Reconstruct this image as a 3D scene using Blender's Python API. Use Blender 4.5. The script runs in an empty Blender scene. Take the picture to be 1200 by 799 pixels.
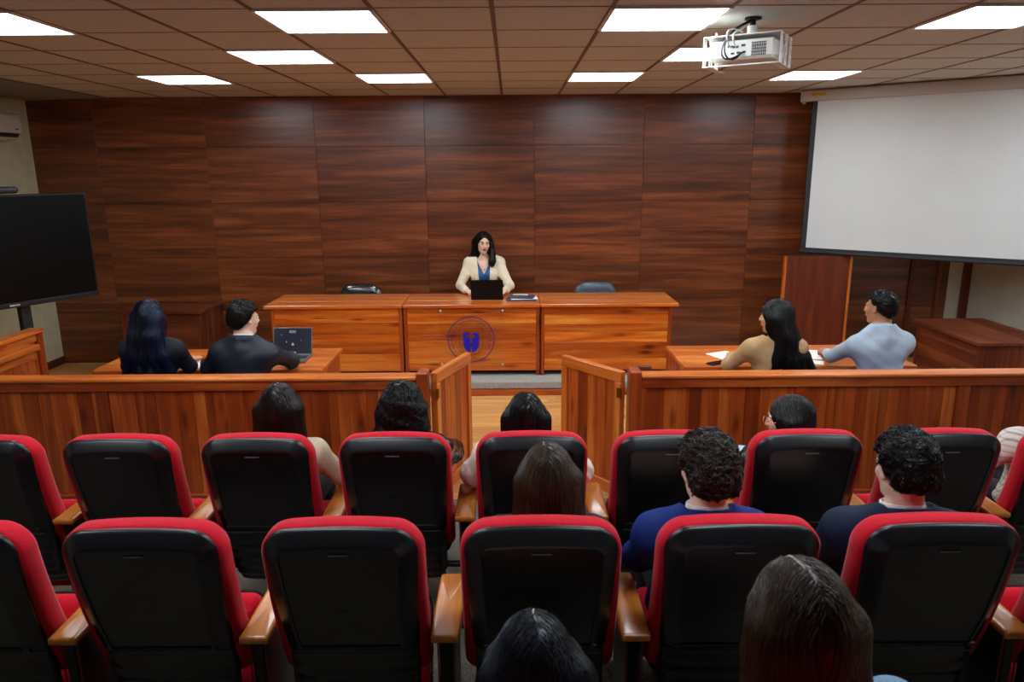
import bpy, math, random
import numpy as np
from mathutils import Vector, Matrix, Euler
random.seed(7); RNG = np.random.default_rng(11)
SC = bpy.context.scene
COL = SC.collection
R = math.radians
V3 = lambda *a: np.array(a, float)

# ------------------------------------------------------------------ objects
def link(o, parent=None):
    COL.objects.link(o)
    if parent is not None: o.parent = parent
    return o
def tag(o, label=None, cat=None, group=None, kind=None):
    if label: o['label'] = label
    if cat: o['category'] = cat
    if group: o['group'] = group
    if kind: o['kind'] = kind
    return o
def thing(name, label, cat, loc=(0, 0, 0), rz=0.0, group=None):
    o = bpy.data.objects.new(name, None); o.empty_display_size = .1
    link(o); o.location = loc; o.rotation_euler = (0, 0, rz)
    return tag(o, label, cat, group)
def kids(o): return [c for c in bpy.data.objects if c.parent == o]
def copy_tree(o, parent=None):
    c = o.copy(); link(c)
    if parent is not None: c.parent = parent
    for ch in kids(o): copy_tree(ch, c)
    return c

# ------------------------------------------------------------------ mesh builder
class MB:
    def __init__(s): s.v = []; s.f = []; s.p = []; s.m = []; s.n = 0
    def add(s, verts, faces, pid=None, mi=0):
        if pid is None: pid = random.random()
        verts = np.asarray(verts, float); b = s.n
        s.v.append(verts); s.n += len(verts)
        for f in faces:
            s.f.append([b + i for i in f]); s.p.append(pid); s.m.append(mi)
        return s
    def box(s, lo, hi, bev=0.0, pid=None, mi=0, M=None):
        lo = np.array(lo, float); hi = np.array(hi, float)
        c = (lo + hi) / 2; h = np.abs(hi - lo) / 2
        b = min(bev, *(h * .95))
        if b <= 0:
            vs = [c + h * np.array((x, y, z)) for z in (-1, 1) for y in (-1, 1) for x in (-1, 1)]
            fs = [(0, 2, 3, 1), (4, 5, 7, 6), (0, 1, 5, 4), (2, 6, 7, 3), (0, 4, 6, 2), (1, 3, 7, 5)]
        else:
            vs = []; ix = {}
            for sx in (-1, 1):
                for sy in (-1, 1):
                    for sz in (-1, 1):
                        S = np.array((sx, sy, sz))
                        for a in range(3):
                            q = h - b; q = q.copy(); q[a] = h[a]
                            ix[(sx, sy, sz, a)] = len(vs); vs.append(c + S * q)
            fs = []
            for a in range(3):
                u, w = (a + 1) % 3, (a + 2) % 3
                for sg in (-1, 1):
                    ring = []
                    for (su, sw) in ((-1, -1), (1, -1), (1, 1), (-1, 1)):
                        k = [0, 0, 0]; k[a] = sg; k[u] = su; k[w] = sw
                        ring.append(ix[(k[0], k[1], k[2], a)])
                    fs.append(ring if sg > 0 else ring[::-1])
            for a in range(3):          # edges along axis a
                u, w = (a + 1) % 3, (a + 2) % 3
                for su in (-1, 1):
                    for sw in (-1, 1):
                        k0 = [0, 0, 0]; k1 = [0, 0, 0]
                        k0[a] = -1; k1[a] = 1; k0[u] = k1[u] = su; k0[w] = k1[w] = sw
                        q = [ix[(*k0, u)], ix[(*k1, u)], ix[(*k1, w)], ix[(*k0, w)]]
                        fs.append(q if su * sw < 0 else q[::-1])
            for sx in (-1, 1):
                for sy in (-1, 1):
                    for sz in (-1, 1):
                        t = [ix[(sx, sy, sz, a)] for a in range(3)]
                        fs.append(t if sx * sy * sz > 0 else t[::-1])
        vs = np.array(vs)
        if M is not None: vs = xf(M, vs)
        return s.add(vs, fs, pid, mi)
    def tube(s, pts, rad, n=8, pid=None, mi=0, caps=True):
        pts = [np.array(p, float) for p in pts]
        if not hasattr(rad, '__len__'): rad = [rad] * len(pts)
        vs = []; fs = []
        t0 = pts[1] - pts[0]; t0 /= np.linalg.norm(t0)
        ref = V3(0, 0, 1) if abs(t0[2]) < .9 else V3(1, 0, 0)
        u = np.cross(t0, ref); u /= np.linalg.norm(u)
        for i, p in enumerate(pts):
            t = (pts[min(i + 1, len(pts) - 1)] - pts[max(i - 1, 0)]); t /= (np.linalg.norm(t) + 1e-12)
            u = u - t * np.dot(u, t); u /= (np.linalg.norm(u) + 1e-12); w = np.cross(t, u)
            for k in range(n):
                a = 2 * math.pi * k / n
                vs.append(p + rad[i] * (math.cos(a) * u + math.sin(a) * w))
        for i in range(len(pts) - 1):
            for k in range(n):
                a, b = i * n + k, i * n + (k + 1) % n
                fs.append((a, b, b + n, a + n))
        if caps:
            fs.append(list(range(n))[::-1]); fs.append([(len(pts) - 1) * n + k for k in range(n)])
        return s.add(vs, fs, pid, mi)
    def cyl(s, a, b, r, r2=None, n=16, pid=None, mi=0):
        return s.tube([a, b], [r, r if r2 is None else r2], n, pid, mi)
    def ell(s, c, r, n=14, m=9, M=None, pid=None, mi=0):
        vs = []; fs = []
        for j in range(m + 1):
            th = math.pi * j / m
            for i in range(n):
                ph = 2 * math.pi * i / n
                vs.append((r[0] * math.sin(th) * math.cos(ph), r[1] * math.sin(th) * math.sin(ph), r[2] * math.cos(th)))
        for j in range(m):
            for i in range(n):
                a, b = j * n + i, j * n + (i + 1) % n
                fs.append((a, a + n, b + n, b))
        vs = np.array(vs)
        if M is not None: vs = xf(M, vs)
        return s.add(vs + np.array(c, float), fs, pid, mi)
    def rings(s, rings, cap0=True, cap1=True, pid=None, mi=0, closed=True):
        n = len(rings[0]); vs = np.concatenate([np.asarray(r, float) for r in rings]); fs = []
        for i in range(len(rings) - 1):
            for k in range(n if closed else n - 1):
                a, b = i * n + k, i * n + (k + 1) % n
                fs.append((a, b, b + n, a + n))
        if cap0: fs.append(list(range(n))[::-1])
        if cap1: fs.append([(len(rings) - 1) * n + k for k in range(n)])
        return s.add(vs, fs, pid, mi)
    def prism(s, poly, y0, y1, axis='y', pid=None, mi=0):
        n = len(poly)
        if axis == 'y': a = [(p[0], y0, p[1]) for p in poly]; b = [(p[0], y1, p[1]) for p in poly]
        elif axis == 'x': a = [(y0, p[0], p[1]) for p in poly]; b = [(y1, p[0], p[1]) for p in poly]
        else: a = [(p[0], p[1], y0) for p in poly]; b = [(p[0], p[1], y1) for p in poly]
        fs = [list(range(n))[::-1], list(range(n, 2 * n))] + [(k, (k + 1) % n, n + (k + 1) % n, n + k) for k in range(n)]
        return s.add(a + b, fs, pid, mi)
    def build(s, name, mats, parent=None, smooth=False, fix=False):
        vs = np.concatenate(s.v) if s.v else np.zeros((0, 3))
        me = bpy.data.meshes.new(name)
        me.from_pydata([tuple(x) for x in vs], [], s.f)
        for m in (mats if isinstance(mats, (list, tuple)) else [mats]): me.materials.append(m)
        me.polygons.foreach_set('material_index', s.m)
        at = me.attributes.new('pid', 'FLOAT', 'FACE'); at.data.foreach_set('value', s.p)
        if fix:
            import bmesh
            bm = bmesh.new(); bm.from_mesh(me); bmesh.ops.recalc_face_normals(bm, faces=bm.faces); bm.to_mesh(me); bm.free()
        if smooth: smooth_by_angle(me, smooth if not isinstance(smooth, bool) else 40)
        me.update()
        return link(bpy.data.objects.new(name, me), parent)
def smooth_by_angle(me, deg):
    me.polygons.foreach_set('use_smooth', [True] * len(me.polygons))
    if deg < 179: me.set_sharp_from_angle(angle=R(deg))
def xf(M, v):
    M = np.array(M, float); return v @ M[:3, :3].T + (M[:3, 3] if M.shape == (4, 4) else 0)
def rot(rx=0, ry=0, rz=0): return np.array(Euler((R(rx), R(ry), R(rz)), 'XYZ').to_matrix())
def T(loc, Rm=None):
    M = np.eye(4); M[:3, 3] = loc
    if Rm is not None: M[:3, :3] = Rm
    return M
def numpy_mesh(name, v, f, mats, parent=None, smooth=True, pid=None, mi=None):
    me = bpy.data.meshes.new(name); v = np.asarray(v, np.float32); f = np.asarray(f, np.int32)
    k = f.shape[1]
    me.vertices.add(len(v)); me.vertices.foreach_set('co', v.ravel())
    me.loops.add(f.size); me.loops.foreach_set('vertex_index', f.ravel())
    me.polygons.add(len(f)); me.polygons.foreach_set('loop_start', np.arange(0, f.size, k, dtype=np.int32))
    for m in (mats if isinstance(mats, (list, tuple)) else [mats]): me.materials.append(m)
    if mi is not None: me.polygons.foreach_set('material_index', np.asarray(mi, np.int32))
    if smooth: me.polygons.foreach_set('use_smooth', np.ones(len(f), bool))
    at = me.attributes.new('pid', 'FLOAT', 'FACE')
    at.data.foreach_set('value', np.zeros(len(f), np.float32) if pid is None else np.asarray(pid, np.float32))
    me.update(calc_edges=True); me.validate()
    return link(bpy.data.objects.new(name, me), parent)

# ------------------------------------------------------------------ materials
def srgb(r, g, b):
    f = lambda c: (c / 255 / 12.92) if c / 255 <= .04045 else ((c / 255 + .055) / 1.055) ** 2.4
    return (f(r), f(g), f(b), 1.0)
class NT:
    def __init__(s, name):
        s.m = bpy.data.materials.new(name); s.m.use_nodes = True; s.t = s.m.node_tree
        s.b = s.t.nodes['Principled BSDF']; s.out = s.t.nodes['Material Output']
    def n(s, typ, **kw):
        nd = s.t.nodes.new(typ)
        for k, v in kw.items():
            if k.startswith('i_'):
                key = k[2:].replace('_', ' ')
                nd.inputs[int(key) if key.isdigit() else key].default_value = v
            else: setattr(nd, k, v)
        return nd
    def l(s, a, b): s.t.links.new(a, b)
    def math(s, op, a, b=None):
        nd = s.n('ShaderNodeMath', operation=op)
        for i, x in enumerate((a, b)):
            if x is None: continue
            if isinstance(x, (int, float)): nd.inputs[i].default_value = x
            else: s.l(x, nd.inputs[i])
        return nd.outputs[0]
    def mix(s, fac, a, b, mode='MIX'):
        nd = s.n('ShaderNodeMix', data_type='RGBA', blend_type=mode)
        for k, x in ((0, fac), (6, a), (7, b)):
            if isinstance(x, (int, float)) and k == 0: nd.inputs[0].default_value = x
            elif isinstance(x, (tuple, list)): nd.inputs[k].default_value = x
            else: s.l(x, nd.inputs[k])
        return nd.outputs[2]
    def ramp(s, fac, stops):
        nd = s.n('ShaderNodeValToRGB'); e = nd.color_ramp.elements
        while len(e) < len(stops): e.new(.5)
        for i, (p, c) in enumerate(stops): e[i].position = p; e[i].color = c
        s.l(fac, nd.inputs[0]); return nd.outputs[0]
    def bump(s, h, strength=.2, dist=.01):
        nd = s.n('ShaderNodeBump'); nd.inputs['Strength'].default_value = strength; nd.inputs['Distance'].default_value = dist
        s.l(h, nd.inputs['Height']); s.l(nd.outputs[0], s.b.inputs['Normal']); return nd
    def set(s, **kw):
        for k, v in kw.items(): s.b.inputs[k.replace('_', ' ')].default_value = v
        return s
def plain(name, col, rough=.5, metal=0.0, spec=.5, coat=0.0, noise=0.0, nscale=60, bump=0.0, sheen=0.0, var=0.0):
    t = NT(name); t.set(Base_Color=col, Roughness=rough, Metallic=metal)
    t.b.inputs['Specular IOR Level'].default_value = spec
    if coat: t.b.inputs['Coat Weight'].default_value = coat; t.b.inputs['Coat Roughness'].default_value = .12
    if sheen: t.b.inputs['Sheen Weight'].default_value = sheen; t.b.inputs['Sheen Roughness'].default_value = .4
    if noise or bump:
        tc = t.n('ShaderNodeTexCoord'); no = t.n('ShaderNodeTexNoise', i_Scale=nscale, i_Detail=3.0)
        t.l(tc.outputs['Object'], no.inputs['Vector'])
        if noise:
            hi = tuple(min(1, c * (1 + noise)) for c in col[:3]) + (1,); lo = tuple(c * (1 - noise) for c in col[:3]) + (1,)
            t.l(t.ramp(no.outputs['Fac'], [(.3, lo), (.7, hi)]), t.b.inputs['Base Color'])
        if bump: t.bump(no.outputs['Fac'], bump, .004)
    return t.m
def wood(name, dark, mid, light, axis='x', rough=.35, knots=0.0, var=.5, fine=1.0, coat=0.0, tint=None, stretch=11.0, coord='Object', rnd=True, spec=.5, strips=0.0):
    t = NT(name); ax = 'xyz'.index(axis)
    tc = t.n('ShaderNodeTexCoord'); at = t.n('ShaderNodeAttribute', attribute_name='pid'); oi = t.n('ShaderNodeObjectInfo')
    pid = at.outputs['Fac']
    seed = t.math('ADD', t.math('MULTIPLY', pid, 23.7), t.math('MULTIPLY', oi.outputs['Random'], 61.0 if rnd else 0.0))
    cx = t.n('ShaderNodeCombineXYZ'); t.l(seed, cx.inputs[0]); t.l(t.math('MULTIPLY', seed, 1.37), cx.inputs[1]); t.l(t.math('MULTIPLY', seed, .71), cx.inputs[2])
    def coords(along, across):
        mp = t.n('ShaderNodeMapping'); sc = [across] * 3; sc[ax] = along
        mp.inputs['Scale'].default_value = sc; t.l(tc.outputs[coord], mp.inputs['Vector'])
        ad = t.n('ShaderNodeVectorMath', operation='ADD'); t.l(mp.outputs[0], ad.inputs[0]); t.l(cx.outputs[0], ad.inputs[1])
        return ad.outputs[0]
    n1 = t.n('ShaderNodeTexNoise', i_Scale=1.0, i_Detail=5.0, i_Roughness=.6, i_Distortion=.5); t.l(coords(.9, stretch), n1.inputs['Vector'])
    n2 = t.n('ShaderNodeTexNoise', i_Scale=1.0, i_Detail=3.0, i_Roughness=.7); t.l(coords(3.0, stretch * 9), n2.inputs['Vector'])
    col = t.ramp(n1.outputs['Fac'], [(.28, dark), (.5, mid), (.72, light)])
    fib = t.ramp(n2.outputs['Fac'], [(.3, (1 - .35 * fine,) * 3 + (1,)), (.65, (1.0,) * 3 + (1,))])
    col = t.mix(1.0, col, fib, 'MULTIPLY')
    if var:
        lo, hi = tint or ((.50, .36, .27, 1), (1.22, 1.45, 1.75, 1))
        cr = t.ramp(pid, [(0, tuple(1 - (1 - c) * var for c in lo[:3]) + (1,)), (.5, (1, 1, 1, 1)), (1, tuple(1 + (c - 1) * var for c in hi[:3]) + (1,))])
        col = t.mix(1.0, col, cr, 'MULTIPLY')
    if strips:
        sp = t.n('ShaderNodeSeparateXYZ'); t.l(tc.outputs[coord], sp.inputs[0])
        q = t.math('FLOOR', t.math('ADD', t.math('MULTIPLY', sp.outputs[2], 9.7), t.math('MULTIPLY', pid, 7.3)))
        wn = t.n('ShaderNodeTexWhiteNoise', noise_dimensions='2D'); cb = t.n('ShaderNodeCombineXYZ'); t.l(q, cb.inputs[0]); t.l(t.math('MULTIPLY', pid, 91.0), cb.inputs[1]); t.l(cb.outputs[0], wn.inputs['Vector'])
        col = t.mix(1.0, col, t.ramp(wn.outputs['Value'], [(0, (1 - strips,) * 3 + (1,)), (1, (1 + strips * .8, 1 + strips * .75, 1 + strips * .7, 1))]), 'MULTIPLY')
    if knots:
        vo = t.n('ShaderNodeTexVoronoi', i_Scale=1.0); t.l(coords(2.6, 8.0), vo.inputs['Vector'])
        kn = t.ramp(vo.outputs['Distance'], [(.07, (.20, .12, .09, 1)), (.15, (.6, .46, .38, 1)), (.27, (1, 1, 1, 1))])
        col = t.mix(knots, col, kn, 'MULTIPLY')
    t.l(col, t.b.inputs['Base Color']); t.set(Roughness=rough); t.b.inputs['Specular IOR Level'].default_value = spec
    if coat: t.b.inputs['Coat Weight'].default_value = coat; t.b.inputs['Coat Roughness'].default_value = .15
    t.bump(n2.outputs['Fac'], .08, .002)
    return t.m
W = {}
W['panel'] = wood('walnut_laminate', srgb(76, 34, 16), srgb(120, 60, 29), srgb(162, 90, 47), 'x', rough=.30, spec=.7, var=.30, stretch=14, fine=.95, strips=.26, tint=((.8, .78, .75, 1), (1.2, 1.2, 1.2, 1)), rnd=False)
PD, PM, PL = srgb(168, 64, 14), srgb(222, 106, 28), srgb(246, 154, 58)
for a in 'xyz':
    W['pine_' + a] = wood('varnished_pine_' + a, PD, PM, PL, a, rough=.30, knots=.9, var=1.0, fine=.7, coat=.25)
    W['rail_' + a] = wood('varnished_cedar_' + a, srgb(130, 48, 14), srgb(188, 80, 24), srgb(222, 122, 46), a, rough=.36, knots=.7, var=1.0, fine=.7, coat=.12)
    W['edge_' + a] = wood('orange_varnished_trim_' + a, srgb(176, 78, 22), srgb(222, 116, 42), srgb(244, 150, 68), a, rough=.28, knots=.3, var=.35, fine=.6, coat=.3)
    W['dark_' + a] = wood('dark_varnished_wood_' + a, srgb(78, 30, 14), srgb(112, 50, 24), srgb(140, 72, 36), a, rough=.4, knots=.4, var=.6, fine=.7)
W['arm'] = wood('honey_oak_armrest', srgb(176, 98, 30), srgb(206, 126, 48), srgb(226, 152, 74), 'y', rough=.25, var=.3, fine=.6, coat=.4, stretch=16)
W['floor'] = wood('honey_laminate_floor', srgb(196, 128, 62), srgb(222, 158, 88), srgb(238, 184, 116), 'x', rough=.3, var=.35, fine=.5, rnd=False)
W['lectern'] = wood('mahogany_panel', srgb(84, 30, 15), srgb(110, 44, 22), srgb(126, 56, 28), 'z', rough=.42, var=.1, fine=.5)
M_ = {}
M_['black_plastic'] = plain('satin_black_plastic', (.006, .006, .0075, 1), .36, spec=.3, bump=.05, nscale=400)
M_['black_shell'] = plain('textured_black_shell', (.004, .0045, .0065, 1), .32, spec=.62, bump=.02, nscale=500)
M_['red_fabric'] = plain('crimson_upholstery', srgb(196, 16, 38), .85, spec=.2, noise=.18, nscale=260, bump=.25, sheen=.15)
M_['piping'] = plain('dark_red_piping', srgb(120, 14, 20), .7)
M_['plaster'] = plain('cream_plaster_wall', srgb(200, 192, 160), .85, spec=.2, noise=.07, nscale=9, bump=.15)
M_['plaster_right'] = plain('pale_grey_plaster_wall', srgb(205, 208, 198), .85, spec=.2, noise=.06, nscale=6, bump=.15)
M_['ceiling'] = plain('taupe_ceiling_tile', srgb(203, 200, 192), .8, spec=.25, noise=.04, nscale=30, bump=.08)
M_['ceil_gap'] = plain('brown_ceiling_grid', srgb(112, 92, 78), .6)
M_['ceil_line'] = plain('tan_ceiling_grid', srgb(150, 128, 108), .6)
M_['soffit'] = plain('dimmed_plasterboard_border', srgb(140, 132, 120), .75, noise=.05, nscale=5)  # border toned darker than the tiles: weaker light put into its colour
M_['white_metal'] = plain('white_painted_metal', srgb(232, 232, 228), .4)
M_['white_plastic'] = plain('white_plastic', srgb(226, 224, 216), .4, noise=.03, nscale=20)
M_['ac_plastic'] = plain('offwhite_appliance_plastic', srgb(208, 200, 194), .35)
M_['screen'] = plain('matte_white_projection_fabric', srgb(222, 226, 224), .9, spec=.1, noise=.015, nscale=3)
M_['housing'] = plain('warm_white_screen_housing', srgb(196, 186, 180), .4)
M_['border'] = plain('black_screen_border', (.022, .024, .028, 1), .6)
M_['tv_glass'] = plain('dark_tv_glass', (.003, .003, .0035, 1), .2, spec=.18)
M_['tv_bezel'] = plain('black_tv_bezel', (.008, .008, .009, 1), .35)
M_['black_metal'] = plain('black_powder_coated_steel', (.008, .008, .009, 1), .5)
M_['brass'] = plain('dull_brass', srgb(150, 120, 60), .35, metal=1.0)
M_['steel'] = plain('brushed_steel', srgb(200, 198, 192), .3, metal=1.0)
M_['leather_black'] = plain('glossy_black_leather', (.018, .020, .024, 1), .16, spec=.9, coat=.6, bump=.15, nscale=30)
M_['leather_grey'] = plain('worn_grey_blue_leather', srgb(62, 76, 88), .3, spec=.6, noise=.25, nscale=14, bump=.1)
M_['blue_fabric'] = plain('royal_blue_upholstery', srgb(40, 84, 160), .8, noise=.12, nscale=200)
M_['paper'] = plain('white_paper', srgb(240, 240, 238), .8, spec=.2)
M_['phone'] = plain('black_glass_phone', (.006, .006, .007, 1), .12)
M_['dark_rubber'] = plain('dark_rubber', (.02, .02, .02, 1), .7)
M_['navy_cable'] = plain('navy_cable_sheath', srgb(26, 30, 62), .45)
M_['folder'] = plain('slate_blue_folder', srgb(58, 70, 92), .45)
M_['seal_violet'] = plain('violet_print', srgb(58, 22, 120), .5)
M_['seal_purple'] = plain('faded_purple_print', srgb(112, 44, 78), .5)
M_['seal_blue'] = plain('ultramarine_print', srgb(14, 10, 180), .45)
M_['yellow_label'] = plain('yellow_warning_label', srgb(206, 170, 30), .5)
M_['laptop'] = plain('matte_black_laptop_shell', (.003, .0032, .004, 1), .42, spec=.2)
M_['grey_laptop'] = plain('silver_grey_laptop_shell', srgb(130, 130, 136), .35, metal=.6)
M_['keys'] = plain('dark_grey_keys', srgb(38, 38, 42), .5)
def emit(name, col, s):
    t = NT(name); t.set(Base_Color=(0, 0, 0, 1), Roughness=.4); t.b.inputs['Emission Color'].default_value = col; t.b.inputs['Emission Strength'].default_value = s
    return t.m
LAMP = 15.0
M_['lamp'] = emit('lit_led_diffuser', (.90, .985, 1.06, 1), LAMP)
M_['lcd'] = emit('dark_navy_lcd', (.004, .005, .012, 1), 1.0); M_['lcd'].node_tree.nodes['Principled BSDF'].inputs['Base Color'].default_value = (.006, .007, .012, 1)
M_['lcd_icon'] = emit('lit_lcd_icons', (.35, .36, .42, 1), 1.0)
M_['lcd_green'] = emit('lit_lcd_olive_icon', (.12, .16, .03, 1), 1.0)
def carpet():
    t = NT('grey_brown_loop_carpet'); tc = t.n('ShaderNodeTexCoord')
    a = t.n('ShaderNodeTexNoise', i_Scale=160.0, i_Detail=3.0); b = t.n('ShaderNodeTexNoise', i_Scale=900.0, i_Detail=2.0)
    for x in (a, b): t.l(tc.outputs['Object'], x.inputs['Vector'])
    c = t.ramp(a.outputs['Fac'], [(.35, srgb(88, 80, 70)), (.65, srgb(160, 150, 136))])
    d = t.ramp(b.outputs['Fac'], [(.35, (.55, .55, .55, 1)), (.6, (1, 1, 1, 1))])
    t.l(t.mix(1.0, c, d, 'MULTIPLY'), t.b.inputs['Base Color']); t.set(Roughness=.95); t.b.inputs['Specular IOR Level'].default_value = .1
    t.bump(b.outputs['Fac'], .6, .006); return t.m
M_['carpet'] = carpet()
def step_carpet():
    t = NT('pale_grey_platform_carpet'); tc = t.n('ShaderNodeTexCoord')
    b = t.n('ShaderNodeTexNoise', i_Scale=220.0, i_Detail=3.0); t.l(tc.outputs['Object'], b.inputs['Vector'])
    t.l(t.ramp(b.outputs['Fac'], [(.35, srgb(120, 118, 112)), (.65, srgb(190, 188, 180))]), t.b.inputs['Base Color'])
    t.set(Roughness=.95); t.bump(b.outputs['Fac'], .5, .006); return t.m
M_['step_carpet'] = step_carpet()
def acrylic():
    t = NT('clear_acrylic'); nt = t.t
    tr = t.n('ShaderNodeBsdfTransparent'); tr.inputs[0].default_value = (.985, .985, .985, 1)
    gl = t.n('ShaderNodeBsdfGlossy'); gl.inputs['Roughness'].default_value = .05
    mx = t.n('ShaderNodeMixShader'); mx.inputs[0].default_value = .03; t.l(tr.outputs[0], mx.inputs[1]); t.l(gl.outputs[0], mx.inputs[2])
    t.l(mx.outputs[0], t.out.inputs['Surface']); return t.m
M_['acrylic'] = acrylic()
# ================================================================== ROOM
XL, XR, YB, YN, H = -5.25, 5.25, 8.2, -3.2, 2.96
def struct(name, mb, mats, parent=None, **k):
    o = mb.build(name, mats, parent, **k)
    if parent is None: o['kind'] = 'structure'
    return o
mb = MB(); mb.box((XL, YN, -.06), (XR, 4.5, 0)); struct('floor', mb, M_['carpet'])
mb = MB(); yy = 4.5; k = 0
while yy < YB:
    y1 = min(yy + .095, YB); x = XL - RNG.uniform(0, 1.2)
    while x < XR:
        x1 = x + 1.25
        mb.box((max(x, XL), yy, -.06), (min(x1, XR), y1 - .0012, 0.0), pid=random.random()); x = x1 + .0012
    yy = y1
struct('wood_floor', mb, W['floor'])
mb = MB(); mb.box((XL, YN, .001), (XR, 2.72, .09)); mb.box((XL, YN, .09), (XR, 1.80, .18)); struct('audience_tier', mb, M_['carpet'])
mb = MB(); mb.box((-2.85, 6.82, .06), (2.75, YB, .142), .012); pl = struct('platform', mb, M_['step_carpet'])
mb = MB(); mb.box((-2.85, 6.80, 0.001), (2.75, 6.83, .06), .003, pid=.35); o = struct('trim_1', mb, W['rail_x'])
# back wall: laminate boards on a backing
mb = MB(); mb.box((XL - .1, YB + .012, 0), (XR + .1, YB + .15, H)); struct('wall_back', mb, plain('dark_joint_backing', (.008, .004, .003, 1), .8))
mb = MB(); zs = [0.0, .61, 1.22, 1.83, 2.43, H]; xs = [XL] + [-.94 + 1.2 * k for k in range(-3, 5)] + [5.0]
for zi in range(5):
    for xi in range(len(xs) - 1):
        mb.box((xs[xi] + .0015, YB, zs[zi] + .0015), (xs[xi + 1] - .0015, YB + .013, zs[zi + 1] - .0015), .0012, pid=random.random())
struct('wall_back_panelling', mb, W['panel'])
mb = MB(); mb.box((5.0, YB - .002, 0), (5.15, YB + .012, H)); struct('wall_back_plaster', mb, M_['plaster_right'])
for i, (x0, x1, m) in enumerate(((4.545, 4.60, 'dark_z'), (4.86, 4.91, 'dark_z'), (5.15, 5.249, 'dark_z'))):
    mb = MB(); mb.box((x0, YB - .022, 0), (x1, YB - .0005, H - .002), .004); struct('trim_%d' % (i + 2), mb, W[m])
mb = MB(); mb.box((XL - .12, YN, 0), (XL, YB, H)); struct('wall_left', mb, M_['plaster'])
mb = MB(); mb.box((XR, YN, 0), (XR + .12, YB, H)); struct('wall_right', mb, M_['plaster_right'])
mb = MB(); mb.box((XL, YN - .12, 0), (XR, YN, H)); struct('wall_rear', mb, W['dark_x'])
mb = MB(); mb.box((XL, YN, 0), (XL + .015, YB - .001, .09), .003); struct('baseboard_left', mb, W['dark_y'])
mb = MB(); mb.box((XR - .015, YN, 0), (XR, YB - .03, .09), .003); struct('baseboard_right', mb, W['dark_y'])
# ceiling
GX = lambda k: -.09 + .61 * k
mb = MB(); mb.box((XL, YN, H), (XR, YB, H + .1)); struct('ceiling', mb, M_['ceiling'])
mb = MB()
for k in range(-7, 9):
    x = GX(k)
    if XL + .7 < x < XR: mb.box((x - .012, YN, H - .004), (x + .012, YB - .001, H - .0005))
for i in range(0, 19):
    y = YB - .61 * i
    mb.box((GX(-7), y - .005, H - .003), (XR, y + .005, H - .0005), mi=1)
struct('ceiling_grid', mb, [M_['ceil_gap'], M_['ceil_line']])
mb = MB(); mb.prism([(XL, H - .03), (XL, H), (GX(-7) - .02, H), (GX(-7) - .02, H - .006)], YN, YB - .001, 'y'); struct('trim_5', mb, M_['soffit'], fix=True)

# ceiling lights
def light_proto():
    t = thing('ceiling_light', 'lit square led ceiling panel', 'ceiling light', (0, 0, H))
    m = MB(); a = .3
    for s in (-1, 1):
        m.box((-a, s * a - .011, -.014), (a, s * a + .011, -.001), .002)
        m.box((s * a - .011, -a + .011, -.014), (s * a + .011, a - .011, -.001), .002)
    m.build('frame', M_['white_metal'], t)
    d = MB(); d.box((-a + .011, -a + .011, -.0095), (a - .011, a - .011, -.003)); d.build('diffuser', M_['lamp'], t)
    return t
LIGHTS = [(2, -5, 'lit ceiling panel nearest the dark left end of the wood wall'),
 (2, -2, 'lit ceiling panel by the wood wall, just left of the bench centre'),
 (2, 1, 'lit ceiling panel by the wood wall, just right of the bench centre'),
 (2, 4, 'lit ceiling panel by the wood wall, beside the projection screen'),
 (4, -3, 'lit ceiling panel in the middle row, between two rows of lamps on the left'),
 (4, 2, 'lit ceiling panel half hidden behind the projector'),
 (6, -5, 'lit ceiling panel cut off at the upper left corner of the photo'),
 (6, -2, 'large lit ceiling panel near the top edge, left of the centre rail'),
 (6, 1, 'large lit ceiling panel near the top edge, just left of the projector'),
 (6, 4, 'lit ceiling panel near the top edge above the projection screen')]
lp = None
for i, k, lab in LIGHTS + [(j, q, None) for j in (10,) for q in (-5, -2, 1, 4)] + [(8, -3, None), (8, 2, None), (4, 7, None), (6, 7, None)]:  # unlabelled panels are unseen, added to brighten the audience and the screen
    if lp is None: lp = light_proto(); c = lp
    else: c = copy_tree(lp)
    c.location = (GX(k) + .305, YB - .61 * i - .305, H)
    c['label'] = lab or 'unseen lit ceiling panel added above the audience or beside the screen'
    c['group'] = 'ceiling light panels' if lab else 'added unseen ceiling light panels'

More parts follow.
